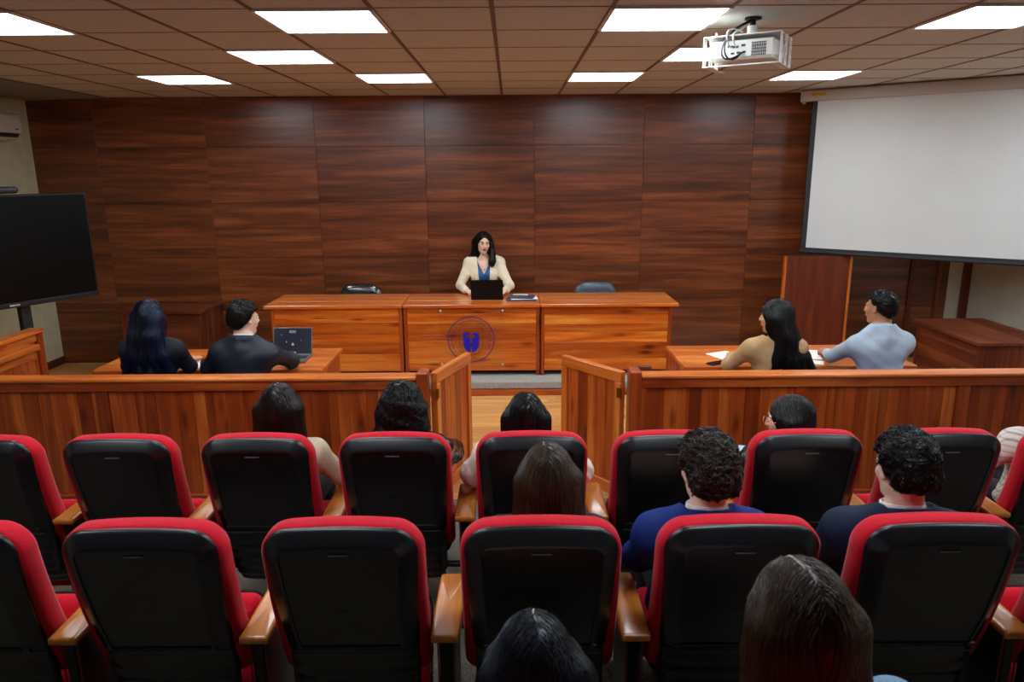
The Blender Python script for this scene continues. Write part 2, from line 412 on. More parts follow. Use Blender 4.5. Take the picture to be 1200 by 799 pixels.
# ================================================================== FURNITURE
def framed_boards(m, x0, x1, z0, z1, y0, y1, n, axis, pids=None, gap=.0015, heights=None):
    """boards filling a rectangle in local xz (axis 'x': stacked rows, 'z': side by side)"""
    tot = (z1 - z0) if axis == 'x' else (x1 - x0)
    hs = heights or [1.0] * n; hs = [h * tot / sum(hs) for h in hs]
    q = z1 if axis == 'x' else x0
    for i, h in enumerate(hs):
        p = pids[i % len(pids)] if pids else random.random()
        if axis == 'x': m.box((x0, y0, q - h + gap / 2), (x1, y1, q - gap / 2), .002, pid=p); q -= h
        else: m.box((q + gap / 2, y0, z0), (q + h - gap / 2, y1, z1), .002, pid=p); q += h
def make_desk(name, label, cat, L, D, Ht, loc, rz, fam='pine', group=None, pids=None, heights=None, over=.05, overs=None, side_n=5, bottom=.05, top_pids=None, shelf=True):
    """front faces local -Y; origin on the floor at its middle"""
    t = thing(name, label, cat, loc, rz, group); fx = fam + '_x'; fz = fam + '_z'; tp = ('edge' if fam == 'pine' else fam) + '_x'
    m = MB(); n = 3
    for i in range(n):
        m.box((-L / 2, -D / 2 + D / n * i + .0004, Ht - .032), (L / 2, -D / 2 + D / n * (i + 1) - .0004, Ht), .004, pid=(top_pids or (.5, .75, .4))[i])
    m.build('desk_top', W[tp], t)
    ol, orr = overs or (over, over); xa, xb = -L / 2 + ol, L / 2 - orr; yf = -D / 2 + .045
    m = MB(); framed_boards(m, xa + .035, xb - .035, bottom, Ht - .034, yf, yf + .018, 7, 'x', pids, heights=heights)
    m.build('front_panel', W[fx], t)
    m = MB()
    m.box((xa + .035, yf + .018, Ht - .11), (xb - .035, yf + .036, Ht - .034), .002)
    m.build('apron', W[fx], t)
    for xo, s in ((xa, 1), (xb, -1)):
        m = MB(); xs0, xs1 = sorted((xo, xo + s * .034))
        m.box((xs0, yf - .008, 0), (xs1, yf + .045, Ht - .033), .003, pid=.3); m.build('post', W[('rail' if fam == 'pine' else fam) + '_z'], t)
        m = MB(); yb = D / 2 - .04; n = side_n; w = (yb - yf - .046) / n; xs0, xs1 = sorted((xo, xo + s * .02))
        for i in range(n):
            a = yf + .046 + w * i
            m.box((xs0, a + .0007, .04), (xs1, a + w - .0007, Ht - .033), .002, pid=random.random())
        m.build('side_panel', W[fz], t)
    if shelf:
        m = MB(); m.box((xa + .022, D / 2 - .30, .36), (xb - .022, D / 2 - .05, .38), .003); m.build('shelf', W[fx], t)
    return t
PZ = .142
bp = [[.95, .7, .35, .5, .25, .55, .8], [.35, .92, .3, .25, .42, .6, .55], [.2, .95, .35, .9, .25, .3, .88]]
bh = [[1.2, .5, 1.3, 1.0, 1.3, .9, 1.1], [.55, .95, 1.0, .6, 1.2, .9, .7], [.8, 1.0, .8, 1.1, .8, .9, 1.2]]
desks = []
for i, (xc, lab) in enumerate(((-1.768, 'left wing of the judge bench, varnished knotty pine, in front of a black chair back'),
                               (-.399, 'middle section of the judge bench bearing the round violet seal'),
                               (.966, 'right wing of the judge bench, varnished knotty pine with pale and red boards'))):
    desks.append(make_desk('judge_bench', lab, 'desk', 1.362, .69, .735, (xc, 7.345, PZ), 0, group='sections of the judge bench', pids=bp[i], heights=bh[i], shelf=False, overs=((.055, .004), (.004, .004), (.004, .055))[i]))
# emblem plate on the middle desk
dk = desks[1]
def seal(parent):
    cx, cz, yb = -.008, .382, -.3367 - .0035
    m = MB()
    def ring(r0, r1, mi, a0=0, a1=360, n=96, y=yb):
        k = max(3, int(n * abs(a1 - a0) / 360)); A = [R(a0 + (a1 - a0) * i / k) for i in range(k + 1)]
        q = [[(cx + r * math.cos(a), yy, cz + r * math.sin(a)) for a in A] for r, yy in ((r1, y), (r1, y - .0012), (r0, y - .0012), (r0, y))]
        vs = sum(q, []); n1 = k + 1; fs = []
        for j in range(4):
            for i in range(k):
                a, b = j * n1 + i, ((j + 1) % 4) * n1 + i; fs.append((a, a + 1, b + 1, b))
        m.add(vs, fs, 0, mi)
    ring(.225, .234, 0); ring(.160, .1635, 1, -60, 240); ring(.160, .1635, 1, 240, 300)
    def poly(pts, mi): m.prism([(cx + x, cz + z) for x, z in pts], yb, yb - .0014, 'y', 0, mi)
    def outline(pts, w, mi):
        for (a, b) in zip(pts[:-1], pts[1:]):
            a, b = np.array(a), np.array(b); d = b - a; d = d / np.linalg.norm(d); nn = np.array((-d[1], d[0])) * w
            poly([a - nn - d * w, b - nn + d * w, b + nn + d * w, a + nn - d * w], mi)
    outer = [(-.118, .115), (.118, .115), (.118, -.05)] + [(.118 * math.cos(R(a)), -.05 + .10 * math.sin(R(a))) for a in (-20, -40, -60, -80)] + [(0, -.15)]
    outer += [(-x, z) for x, z in outer[::-1][1:-2]] + [(-.118, .115)]
    outline(outer, .0022, 1)
    half = [(-.078, .070), (-.016, .070), (-.010, .058), (-.020, .048), (-.040, .040), (-.040, .022), (-.020, .022), (-.006, .010), (-.006, -.128), (-.030, -.126), (-.052, -.112), (-.068, -.09), (-.077, -.06), (-.078, -.02)]
    poly(half, 2); poly([(-x, z) for x, z in half[::-1]], 2)
    # small worn letter strokes between the two rings, too faint to read in the photo
    rs = random.Random(3)
    for a in list(np.arange(205, -26, -7.2)) + [258, 266, 274, 282]:
        if rs.random() < .12 and a < 200 and a > -20: continue
        rr = .192; a0 = R(a); ex = np.array((math.cos(a0), math.sin(a0))); ey = np.array((-ex[1], ex[0]))
        for s0, s1, wid in ((-.006, -.006, .0022), (.005, .005, .0022)) if rs.random() < .6 else ((-.002, -.002, .0024),):
            p = ex * rr + ey * s0
            poly([tuple(p + ex * u * .011 + ey * v * wid) for u, v in ((-1, -1), (1, -1), (1, 1), (-1, 1))][::-1], 1)
        if rs.random() < .7:
            p = ex * (rr + rs.choice((-.009, 0, .009)))
            poly([tuple(p + ex * u * .0022 + ey * v * .006) for u, v in ((-1, -1), (1, -1), (1, 1), (-1, 1))][::-1], 1)
    return m.build('seal', [M_['seal_violet'], M_['seal_purple'], M_['seal_blue']], parent, fix=True)
m = MB(); m.box((-.325, -.3367, .10), (.325, -.3327, .695), .001)
ap = m.build('acrylic_plate', M_['acrylic'], dk); seal(ap)
for (x, z) in ((-.305, .672), (.305, .672), (-.305, .125), (.305, .125)):
    m = MB(); m.cyl((x, -.315, z), (x, -.349, z), .013, n=14); m.ell((x, -.349, z), (.013, .005, .013)); m.build('stud', M_['steel'], ap, smooth=True)

# small desks left and right of the well
make_desk('clerk_desk', 'dark wooden desk against the wood wall behind the woman with blue-black hair', 'desk', .90, .64, .735, (-3.74, 7.83, 0), 0, fam='dark', side_n=5, over=.03)
make_desk('clerk_desk', 'brown wooden desk by the right wall, beside the man in the pale shirt', 'desk', 1.02, .69, .735, (4.235, 6.36, 0), R(-90), fam='dark', side_n=6, over=.03)
# counsel tables
def counsel_table(x0, x1, label):
    L = x1 - x0; t = thing('counsel_table', label, 'table', ((x0 + x1) / 2, 5.46, 0), 0, 'counsel tables'); D = .66; Ht = .742
    m = MB()
    for i in range(4): m.box((-L / 2, -D / 2 + D / 4 * i + .0004, Ht - .03), (L / 2, -D / 2 + D / 4 * (i + 1) - .0004, Ht), .004, pid=(.45, .8, .35, .6)[i])
    m.build('tabletop', W['edge_x'], t)
    for s in (-1, 1):
        m = MB(); x = L / 2 - .03; n = 5; w = (D - .1) / n
        for i in range(n): m.box((min(s * x, s * (x - .022)), -D / 2 + .05 + w * i + .0007, .03), (max(s * x, s * (x - .022)), -D / 2 + .05 + w * (i + 1) - .0007, Ht - .031), .002)
        m.build('side_panel', W['rail_z'], t)
        m = MB()
        m.box((min(s * (x + .004), s * (x - .03)), D / 2 - .05, 0), (max(s * (x + .004), s * (x - .03)), D / 2 - .012, Ht - .031), .003); m.build('leg', W['edge_z'], t)
        m = MB()
        m.box((min(s * (x + .004), s * (x - .03)), -D / 2 + .012, 0), (max(s * (x + .004), s * (x - .03)), -D / 2 + .05, Ht - .031), .003); m.build('leg', W['edge_z'], t)
    m = MB(); framed_boards(m, -L / 2 + .054, L / 2 - .054, .12, Ht - .031, D / 2 - .05, D / 2 - .032, 5, 'x'); m.build('modesty_panel', W['rail_x'], t)
    m = MB(); m.box((-L / 2 + .056, -D / 2 + .02, Ht - .10), (L / 2 - .056, -D / 2 + .038, Ht - .031), .002); m.build('apron', W['dark_x'], t)
    return t
counsel_table(-3.10, -1.398, 'orange pine counsel table on the left, holding an open dark laptop')
counsel_table(1.27, 2.985, 'orange pine counsel table on the right, holding papers and a phone')

# courtroom bar
def bar_rail(name, label, cat, L, loc, rz, mods, post_at=(1,), Ht=.90, cap_w=.12, seed=1, group=None):
    """runs along local x from 0 to L, audience face at local -Y"""
    t = thing(name, label, cat, loc, rz, group); rs = random.Random(seed)
    m = MB(); m.box((0, -cap_w / 2, Ht - .022), (L, cap_w / 2, Ht), .005, pid=.7); m.build('top_cap', W['edge_x'], t)
    m = MB()
    for s in (-1, 1): m.box((0, s * .036 - .009, Ht - .085), (L, s * .036 + .009, Ht - .0225), .003, pid=.35)
    m.box((0, -.043, .03), (L, .043, .11), .003, pid=.3); m.build('rail_frame', W['rail_x'], t)
    e = [0] + list(mods) + [L]
    for i, x in enumerate(e):
        a, b = max(0, x - .04), min(L, x + .04)
        m = MB(); m.box((a, -.036, .11), (b, .036, Ht - .0855), .003, pid=rs.uniform(.2, .5)); m.build('stile', W['rail_z'], t)
    for i in range(len(e) - 1):
        x = max(0, e[i]) + .041; x1 = e[i + 1] - .041; m = MB()
        while x < x1 - .01:
            w = min(rs.choice((.055, .075, .095, .11)), x1 - x); m.box((x, -.02, .11), (x + w - .001, .02, Ht - .0855), .002, pid=rs.choice((.1, .25, .3, .4, .45, .5, .6, .95)) + rs.uniform(-.04, .04)); x += w
        m.build('plank_panel', W['rail_z'], t)
    return t
def post(t, x):
    m = MB(); m.box((x - .036, -.066, 0), (x + .036, .066, .925), .005, pid=.3); return m.build('end_post', W['rail_z'], t)
bl = bar_rail('courtroom_bar', 'wooden bar rail left of the gate, behind the seated pair with the laptop', 'railing', 4.63, (-5.235, 4.41, 0), 0, [.58, 1.6, 2.63, 3.65], seed=4, group='bar rails'); post(bl, 4.668)
br = bar_rail('courtroom_bar', 'wooden bar rail right of the gate, behind the man in the pale shirt', 'railing', 4.42, (.812, 4.41, 0), 0, [1.02, 2.05, 3.08], seed=9, group='bar rails'); post(br, -.037)
m = MB(); m.box((-.01, .068, .885), (.085, .10, .925), .003, pid=.2); m.build('latch_block', W['dark_x'], br)
def gate(label, loc, rz, s):
    """hinged at local origin, leaf along local +x; s: side (local y) the hinge faces"""
    t = thing('swing_gate', label, 'gate', loc, rz, 'open gates of the bar'); L = .565; z0, z1 = .035, .90
    m = MB(); m.box((0, -.024, z1 - .075), (L, .024, z1), .004, pid=.6); m.build('top_rail', W['edge_x'], t)
    m = MB(); m.box((0, -.024, z0), (L, .024, z0 + .085), .004, pid=.4); m.build('bottom_rail', W['edge_x'], t)
    for x0, x1 in ((0, .055), (L - .055, L)):
        m = MB(); m.box((x0, -.0235, z0 + .0855), (x1, .0235, z1 - .0755), .003, pid=.75 if x0 == 0 else .4); m.build('stile', W['edge_z'], t)
    m = MB(); x = .0555; rs = random.Random(5)
    while x < L - .057:
        w = min(rs.choice((.06, .075, .09)), L - .0555 - x); m.box((x, -.012, z0 + .086), (x + w - .001, .012, z1 - .076), .002, pid=rs.uniform(.2, .9)); x += w
    m.build('plank_panel', W['rail_z'], t)
    for z in (.76, .18):
        m = MB()
        m.box((-.016, s * .0242, z - .035), (.028, s * .0265, z + .035), .001); m.cyl((-.006, s * .0262, z - .036), (-.006, s * .0262, z + .036), .005, n=10)
        m.build('hinge', M_['brass'], t)
    return t
gate('open swing gate on the left of the aisle, partly covering the seal', (-.505, 4.452, 0), math.atan2(4.97 - 4.435, -.309 + .50), -1)
gate('open swing gate on the right of the aisle, next to the wider gap', (.710, 4.452, 0), math.atan2(4.875 - 4.435, .363 - .707), 1)

# witness booth in the left corner
t = thing('wooden_booth', 'wooden booth with stepped rails in front of the television column', 'booth', (0, 0, 0))
m = MB(); m.box((-4.06, 4.6, .865), (-3.94, 5.94, .90), .005, pid=.6); m.box((-4.03, 4.6, .80), (-3.97, 5.90, .8645), .003, pid=.3); m.build('top_cap', W['edge_y'], t)
m = MB(); m.box((-4.045, 5.875, 0), (-3.955, 5.945, .8645), .004, pid=.25); m.build('end_post', W['rail_z'], t)
m = MB()
y = 4.62
while y < 5.87: m.box((-4.02, y, 0), (-3.985, min(y + .09, 5.873), .7995), .002, pid=random.uniform(.1, .5)); y += .091
m.build('plank_panel', W['rail_z'], t)
m = MB(); m.box((-3.955, 4.6, .775), (-3.815, 5.68, .82), .005, pid=.7); m.box((-3.905, 4.6, .70), (-3.855, 5.66, .7745), .003, pid=.3); m.build('lower_cap', W['edge_y'], t)
m = MB(); y = 4.62
while y < 5.66: m.box((-3.90, y, 0), (-3.865, min(y + .085, 5.665), .6995), .002, pid=random.uniform(.1, .6)); y += .086
m.build('plank_panel', W['rail_z'], t)
m = MB(); m.box((-3.984, 5.665, 0), (-3.86, 5.695, .80), .003, pid=.3); m.box((-3.984, 4.62, .83), (-3.957, 5.5, .845), .002); m.build('inner_shelf', W['rail_y'], t)

# freestanding mahogany panel
t = thing('standing_panel', 'plain mahogany panel standing against the wood wall under the screen', 'panel', (3.25, 7.64, 0))
m = MB(); m.box((-.335, -.014, .03), (.335, .014, 1.256), .003); m.build('board', W['lectern'], t)
for s in (-1, 1):
    m = MB(); m.box((min(s * .335, s * .362), -.022, .03), (max(s * .335, s * .362), .022, 1.262), .004); m.build('edge_strip', W['edge_z'], t)
    m = MB(); m.box((s * .3 - .03, -.17, 0), (s * .3 + .03, .17, .03), .006); m.build('foot', W['dark_y'], t)
# ================================================================== DEVICES
# projection screen hung across the right corner
t = thing('projection_screen', 'white pull-down projection screen hung across the right corner', 'projection screen', (3.07, 7.93, 0), -math.atan2(.626, .78))
HL = 2.62
m = MB()
prof = [(-.055, 2.84), (-.055, 2.935), (-.04, 2.95), (.04, 2.95), (.05, 2.94), (.05, 2.85), (.035, 2.838)]
m.prism(prof, .0, HL, 'x'); m.prism([(y * 1.06, 2.894 + (z - 2.894) * 1.06) for y, z in prof], -.012, .012, 'x'); m.prism([(y * 1.06, 2.894 + (z - 2.894) * 1.06) for y, z in prof], HL - .012, HL + .012, 'x')
m.cyl((-.005, .0, 2.845), (.02, .0, 2.845), .028, n=18); hs = m.build('housing', M_['housing'], t, fix=True, smooth=30)
m = MB(); m.box((.095, -.0562, 2.885), (.235, -.0552, 2.915)); m.build('warning_label', M_['yellow_label'], hs)
zt, zb = 2.842, 1.275; x0, x1 = .10, HL - .10
m = MB(); m.box((x0 + .05, -.0025, zb + .055), (x1 - .05, 0, zt)); m.build('fabric', M_['screen'], t)
m = MB(); m.box((x0, -.003, zb + .03), (x0 + .0495, .0005, zt)); m.box((x1 - .0495, -.003, zb + .03), (x1, .0005, zt)); m.box((x0 + .05, -.003, zb + .03), (x1 - .05, .0005, zb + .0545)); m.build('black_border', M_['border'], t)
m = MB(); m.tube([(x0 - .01, -.001, zb + .012), (x1 + .01, -.001, zb + .012)], .0175, 14); m.build('weight_bar', M_['border'], t, smooth=50)
for x in (.35, HL - .35):
    m = MB(); m.box((x - .02, -.02, 2.9505), (x + .02, .02, H - .0045)); m.build('ceiling_bracket', M_['black_metal'], t)

# television on a stand
t = thing('television', 'large black television on a column stand in the left corner', 'television', (-4.763, 5.338, 0), math.atan2(.87, .49)); L = 1.68; z0, z1 = 1.035, 1.99
m = MB(); m.box((0, -.02, z0), (L, .045, z1), .006); bz = m.build('casing', M_['tv_bezel'], t)
m = MB(); m.box((.016, -.0235, z0 + .045), (L - .016, -.0201, z1 - .016), .001); m.build('screen', M_['tv_glass'], t)
m = MB(); m.box((0.0, -.030, z0), (L, -.0202, z0 + .042), .004); m.build('lower_bezel', M_['tv_bezel'], t)
m = MB(); rs = random.Random(2)
for i in range(6): m.box((L / 2 + .05 + i * .014, -.0312, z0 + .016), (L / 2 + .05 + i * .014 + rs.uniform(.007, .011), -.0302, z0 + .028))
m.build('badge', M_['white_plastic'], t)
for x in (L - .63, L - 1.05):
    m = MB(); m.box((x - .045, .05, .06), (x + .045, .11, 1.72), .006); m.build('column', M_['black_metal'], t)
m = MB(); m.box((L - 1.25, .046, 1.42), (L - .43, .05, 1.62)); m.build('mount_plate', M_['black_metal'], t)
for x in (L - .63, L - 1.05):
    m = MB(); m.box((x - .04, -.12, .02), (x + .04, .2, .06), .008)
    for y in (-.08, .17): m.cyl((x, y, 0), (x, y, .021), .02, n=12)
    m.build('base_foot', M_['black_metal'], t)
m = MB(); m.box((L - 1.05 + .0405, .02, .02), (L - .63 - .0405, .10, .06), .006); m.build('cross_bar', M_['black_metal'], t)
t = thing('conference_camera', 'dark grey camera bar lying on top of the television', 'camera', (-4.763 + .49 * .83, 5.338 + .87 * .83, 1.9905), math.atan2(.87, .49))
m = MB(); m.tube([(-.26, 0.01, .036), (.262, .01, .036)], .030, 16); m.ell((-.26, .01, .036), (.03, .03, .03)); m.ell((.262, .01, .036), (.03, .03, .03)); b = m.build('body', plain('charcoal_plastic', (.03, .03, .033, 1), .5), t, smooth=60)
m = MB(); m.cyl((0, -.018, .036), (0, -.024, .036), .018, n=20); m.build('lens', M_['phone'], t)
m = MB(); m.box((-.06, -.01, 0), (.06, .04, .010), .003); m.build('stand_foot', M_['black_plastic'], t)

# air conditioner
t = thing('wall_mount_air_conditioner', 'white wall air conditioner high on the cream left wall', 'air conditioner', (XL + .001, 7.33, 2.5))
pr = [(0, 0), (.12, 0), (.165, .03), (.195, .065), (.205, .10), (.205, .20), (.195, .245), (.17, .265), (0, .265)]
m = MB(); m.prism(pr, -.43, .43, 'y'); m.build('casing', M_['ac_plastic'], t, fix=True, smooth=30)
m = MB(); m.prism([(.2055, .068), (.2085, .105), (.2085, .20), (.2055, .21)], -.425, .425, 'y'); m.build('front_cover', M_['ac_plastic'], t, fix=True)
m = MB(); m.prism([(.168, .026), (.198, .060), (.2, .0645), (.170, .031)], -.40, .40, 'y'); m.build('air_slot', M_['dark_rubber'], t, fix=True)
m = MB(); m.prism([(.125, -.004), (.165, .022), (.162, .026), (.122, 0.0)], -.39, .39, 'y'); m.build('louver', M_['ac_plastic'], t, fix=True)
m = MB(); m.box((.2086, .33, .10), (.2092, .37, .112)); m.build('badge', M_['dark_rubber'], t)

# projector on a ceiling pole
t = thing('projector', 'white projector in a slotted cage hanging from the ceiling', 'projector', (1.31, 4.24, 2.78), R(-31))
Wd, Dp, Ht = .35, .27, .10
m = MB(); m.box((-Wd / 2, -Dp / 2, -Ht / 2), (Wd / 2, Dp / 2, Ht / 2), .014); m.build('body', M_['white_plastic'], t, smooth=30)
yb = -Dp / 2
m = MB()
for i in range(9): m.box((.055 + i * .0085, yb - .0012, -.035), (.059 + i * .0085, yb + .001, .032))
for i in range(5): m.box((.053, yb - .0008, -.035 + i * .016), (.131, yb + .001, -.032 + i * .016))
m.build('vent_grille', M_['dark_rubber'], t)
m = MB()
for i, (x, z, w, h) in enumerate(((-.03, .015, .03, .011), (.01, .02, .022, .012), (-.045, -.018, .02, .01), (-.015, -.016, .018, .012), (.015, -.014, .018, .012))): m.box((x - w / 2, yb - .0015, z - h / 2), (x + w / 2, yb + .001, z + h / 2), .001)
for x in (-.05, -.07): m.cyl((x, yb - .003, .018), (x, yb + .001, .018), .005, n=10)
m.build('port_panel', plain('dark_grey_ports', (.05, .05, .055, 1), .5), t)
m = MB()
m.box((-.165, yb - .001, -.03), (-.09, yb + .001, .03)); m.build('side_cover', M_['ac_plastic'], t)
m = MB(); m.cyl((.06, Dp / 2 - .001, .0), (.06, Dp / 2 + .03, .0), .036, .034, 20); m.build('lens', M_['phone'], t)
# cage: top tray and two slotted side frames with a rim under the body
m = MB(); m.box((-.20, -.15, .070), (.20, .15, .076), .001)
m.build('cage_tray', M_['white_metal'], t)
for sx in (-1, 1):
    m = MB(); x = sx * .202
    for y in (-.12, .0, .12):
        m.box((x - .002, y - .026, -.078), (x + .002, y - .013, .076)); m.box((x - .002, y + .013, -.078), (x + .002, y + .026, .076))
        for z0, z1 in ((-.078, -.062), (-.028, -.016), (.018, .03), (.062, .076)): m.box((x - .002, y - .013, z0), (x + .002, y + .013, z1))
    m.box((x - .002, -.15, -.082), (x + .002, .15, -.0785)); m.box((min(x, x - sx * .04), -.15, -.082), (max(x, x - sx * .04), .15, -.079)); m.build('cage_side', M_['white_metal'], t)
m = MB(); m.box((-.2, yb - .016, -.082), (.2, yb - .004, -.076)); m.build('cage_lip', M_['white_metal'], t)
for x in (-.1, .12):
    m = MB(); m.cyl((x, 0, -.063), (x, 0, -.0505), .014, n=12); m.build('foot', M_['white_plastic'], t)
m = MB(); m.cyl((0.02, 0, .0765), (.02, 0, .135), .028, n=20); m.build('pole_sleeve', M_['white_plastic'], t, smooth=40)
m = MB(); m.cyl((.02, 0, .135), (.02, 0, .168), .016, n=16); m.cyl((.02, 0, .168), (.02, 0, .1755), .045, n=20); m.build('ceiling_pole', M_['black_metal'], t)
def arc(pts, n=18):
    pts = [np.array(p, float) for p in pts]; out = []
    for i in range(n + 1):
        tt = i / n; q = pts
        while len(q) > 1: q = [a * (1 - tt) + b * tt for a, b in zip(q[:-1], q[1:])]
        out.append(q[0])
    return out
m = MB(); m.tube(arc([(.02, -.01, .17), (-.02, -.05, .13), (-.12, -.20, .12), (-.10, -.26, -.08), (-.03, -.18, -.10), (0.0, yb - .002, -.015)]), .0045, 8); m.build('black_cable', M_['dark_rubber'], t, smooth=70)
m = MB(); m.tube(arc([(.02, -.01, .16), (-.05, -.08, .12), (-.13, -.2, .08), (-.11, -.25, -.12), (-.05, -.2, -.07), (.015, yb - .002, -.012)]), .0045, 8); m.build('navy_cable', M_['navy_cable'], t, smooth=70)
m = MB(); m.tube(arc([(.0, -.03, .14), (-.03, -.1, .08), (-.06, -.22, .10), (-.02, -.2, .02), (-.03, yb - .002, .016)]), .004, 8); m.tube(arc([(-.02, -.05, .1), (-.09, -.2, .14), (-.07, -.2, .04), (-.06, yb - .002, .018)]), .0035, 8); m.build('white_cable', M_['white_plastic'], t, smooth=70)
m = MB(); m.tube(arc([(-.15, -.1, .08), (-.14, -.16, .12), (-.11, -.15, .04), (-.16, -.13, .078)]), .004, 6); m.build('cable_tie', M_['white_plastic'], t, smooth=70)

# ================================================================== TABLE THINGS
def laptop(name, label, loc, rz, w, d, hgt, open_deg, shell, screen_on):
    """hinge at local y=0, keyboard towards local +Y is the user's side; lid stands at y=0"""
    t = thing(name, label, 'laptop', loc, rz)
    m = MB(); m.box((-w / 2, .004, 0), (w / 2, d, .014), .003); b = m.build('base', shell, t)
    m = MB()
    for r in range(5):
        for c in range(13): m.box((-w / 2 + .018 + c * (w - .036) / 13, .03 + r * .02, .0141), (-w / 2 + .018 + (c + .85) * (w - .036) / 13, .03 + r * .02 + .016, .0155))
    m.build('keyboard', M_['keys'], b)
    m = MB(); m.box((-.05, d - .085, .0141), (.05, d - .02, .0147)); m.build('touchpad', M_['keys'], b)
    a = R(open_deg - 90); M = T((0, 0, .014), rot(open_deg - 90, 0, 0))
    m = MB(); m.box((-w / 2, -.006, 0), (w / 2, 0, hgt), .002, M=M); ld = m.build('lid', shell, t)
    m = MB(); m.box((-w / 2 + .006, .0001, .01), (w / 2 - .006, .0012, hgt - .006), M=M); m.build('display', M_['lcd'] if screen_on else M_['phone'], ld)
    if screen_on:
        m = MB(); zt = hgt
        m.box((-.024, .0013, zt * .80), (.024, .0016, zt * .885), M=M)
        for i in range(3): m.box((-.02 + i * .014, .0017, zt * .81), (-.011 + i * .014, .0018, zt * .87), M=M, mi=2)
        m.box((-.01, .0013, zt * .34), (.008, .0016, zt * .40), M=M); m.box((-.005, .0013, zt * .40), (.003, .0016, zt * .44), M=M); m.box((.045, .0013, zt * .45), (.052, .0016, zt * .50), M=M)
        m.box((-.07, .0013, zt * .5), (-.062, .0016, zt * .56), M=M, mi=1); m.box((.085, .0013, zt * .72), (.092, .0016, zt * .75), M=M)
        m.build('screen_icons', [M_['lcd_icon'], M_['lcd_green'], M_['lcd']], ld)
    m = MB(); m.cyl((-w / 2 + .03, 0, .012), (w / 2 - .03, 0, .012), .005, n=10); m.build('hinge', shell, t)
    return t
BT = PZ + .735; TT = .742
laptop('laptop', 'open black laptop in front of the woman at the judge bench', (-.252, 7.27, BT + .0005), 0, .325, .225, .20, 100, M_['laptop'], False)
laptop('laptop', 'open laptop with a dark lit screen before the man in the dark jacket', (-1.73, 5.52, TT + .0005), R(180), .305, .21, .215, 105, M_['grey_laptop'], True)
def sheet(name, label, cat, c, w, d, rz, h, mat, group=None, pid=0):
    m = MB(); m.box((-w / 2, -d / 2, 0), (w / 2, d / 2, h), min(.001, h / 3), pid=pid)
    o = m.build(name, mat); o.location = c; o.rotation_euler = (0, 0, rz); return tag(o, label, cat, group)
# folders on the bench
sheet('folder', 'slate blue folder at the bottom of the stack beside the woman on the bench', 'folder', (.105, 7.30, BT + .0005), .30, .22, R(-6), .014, M_['folder'])
sheet('paper_sheet', 'white sheet sandwiched between the folders on the judge bench', 'paper', (.125, 7.285, BT + .0150), .27, .20, R(3), .003, M_['paper'])
sheet('folder', 'dark blue folder on top of the stack beside the woman on the bench', 'folder', (.100, 7.31, BT + .0185), .26, .19, R(-10), .012, M_['folder'])
t = thing('pen', 'pale thick pen lying on the dark blue folder on the judge bench', 'pen', (.09, 7.34, BT + .0385), R(-4))
m = MB(); m.cyl((-.075, 0, 0), (.06, 0, 0), .0075, n=12); m.build('barrel', M_['white_plastic'], t, smooth=50); m = MB(); m.cyl((.06, 0, 0), (.078, 0, 0), .0065, .002, n=12); m.build('tip', M_['steel'], t)
# papers on the counsel tables
sheet('paper_sheet', 'white sheet under the hands on the left counsel table', 'paper', (-2.35, 5.33, TT + .0005), .21, .297, R(-40), .002, M_['paper'])
sheet('paper_sheet', 'white sheet at the left elbow of the long-haired woman in tan', 'paper', (1.68, 5.42, TT + .0005), .21, .297, R(25), .002, M_['paper'])
sheet('paper_sheet', 'white sheet between the woman in tan and the man in the pale shirt', 'paper', (2.30, 5.48, TT + .0005), .21, .297, R(-15), .002, M_['paper'])
sheet('paper_sheet', 'small loose sheet at the table edge before the man in the pale shirt', 'paper', (2.26, 5.24, TT + .0005), .15, .11, R(-25), .002, M_['paper'])
t = thing('smartphone', 'black smartphone lying on the right counsel table', 'phone', (1.53, 5.215, TT + .0005), R(-60))
m = MB(); m.box((-.037, -.078, 0), (.037, .078, .009), .003); m.build('case', M_['black_plastic'], t)
m = MB(); m.box((-.034, -.074, .0091), (.034, .074, .0096)); m.build('screen', M_['phone'], t)
# ================================================================== AUDITORIUM SEATS
REC = .22                                            # recline slope of the backs
def rrect(hw, z0, z1, rt, rb, n=10, arch=0.0, hb=None):
    """outline in (x,z), counter clockwise seen from -Y; hb: half width at the bottom"""
    hb = hb or hw; pts = []
    def corner(cx, cz, r, a0):
        for i in range(n + 1):
            a = R(a0 + 90 * i / n); pts.append([cx + r * math.cos(a), cz + r * math.sin(a)])
    corner(hw - rt, z1 - rt, rt, 0); corner(-hw + rt, z1 - rt, rt, 90); corner(-hb + rb, z0 + rb, rb, 180); corner(hb - rb, z0 + rb, rb, 270)
    # extra points along long sides
    out = []
    for i, p in enumerate(pts):
        q = pts[(i + 1) % len(pts)]; d = math.hypot(q[0] - p[0], q[1] - p[1]); k = max(1, int(d / .03))
        for j in range(k): out.append([p[0] + (q[0] - p[0]) * j / k, p[1] + (q[1] - p[1]) * j / k])
    out = np.array(out)
    if arch: out[:, 1] += np.where(out[:, 1] > (z0 + z1) / 2, arch * (1 - (out[:, 0] / hw) ** 2) * np.clip((out[:, 1] - (z0 + z1) / 2) / ((z1 - z0) / 2), 0, 1), 0)
    return out
def inset(o, d):
    p = np.roll(o, 1, 0); q = np.roll(o, -1, 0); t = q - p; t /= np.linalg.norm(t, axis=1)[:, None] + 1e-9
    n = np.stack([-t[:, 1], t[:, 0]], 1)             # inward for CCW
    return o + n * d
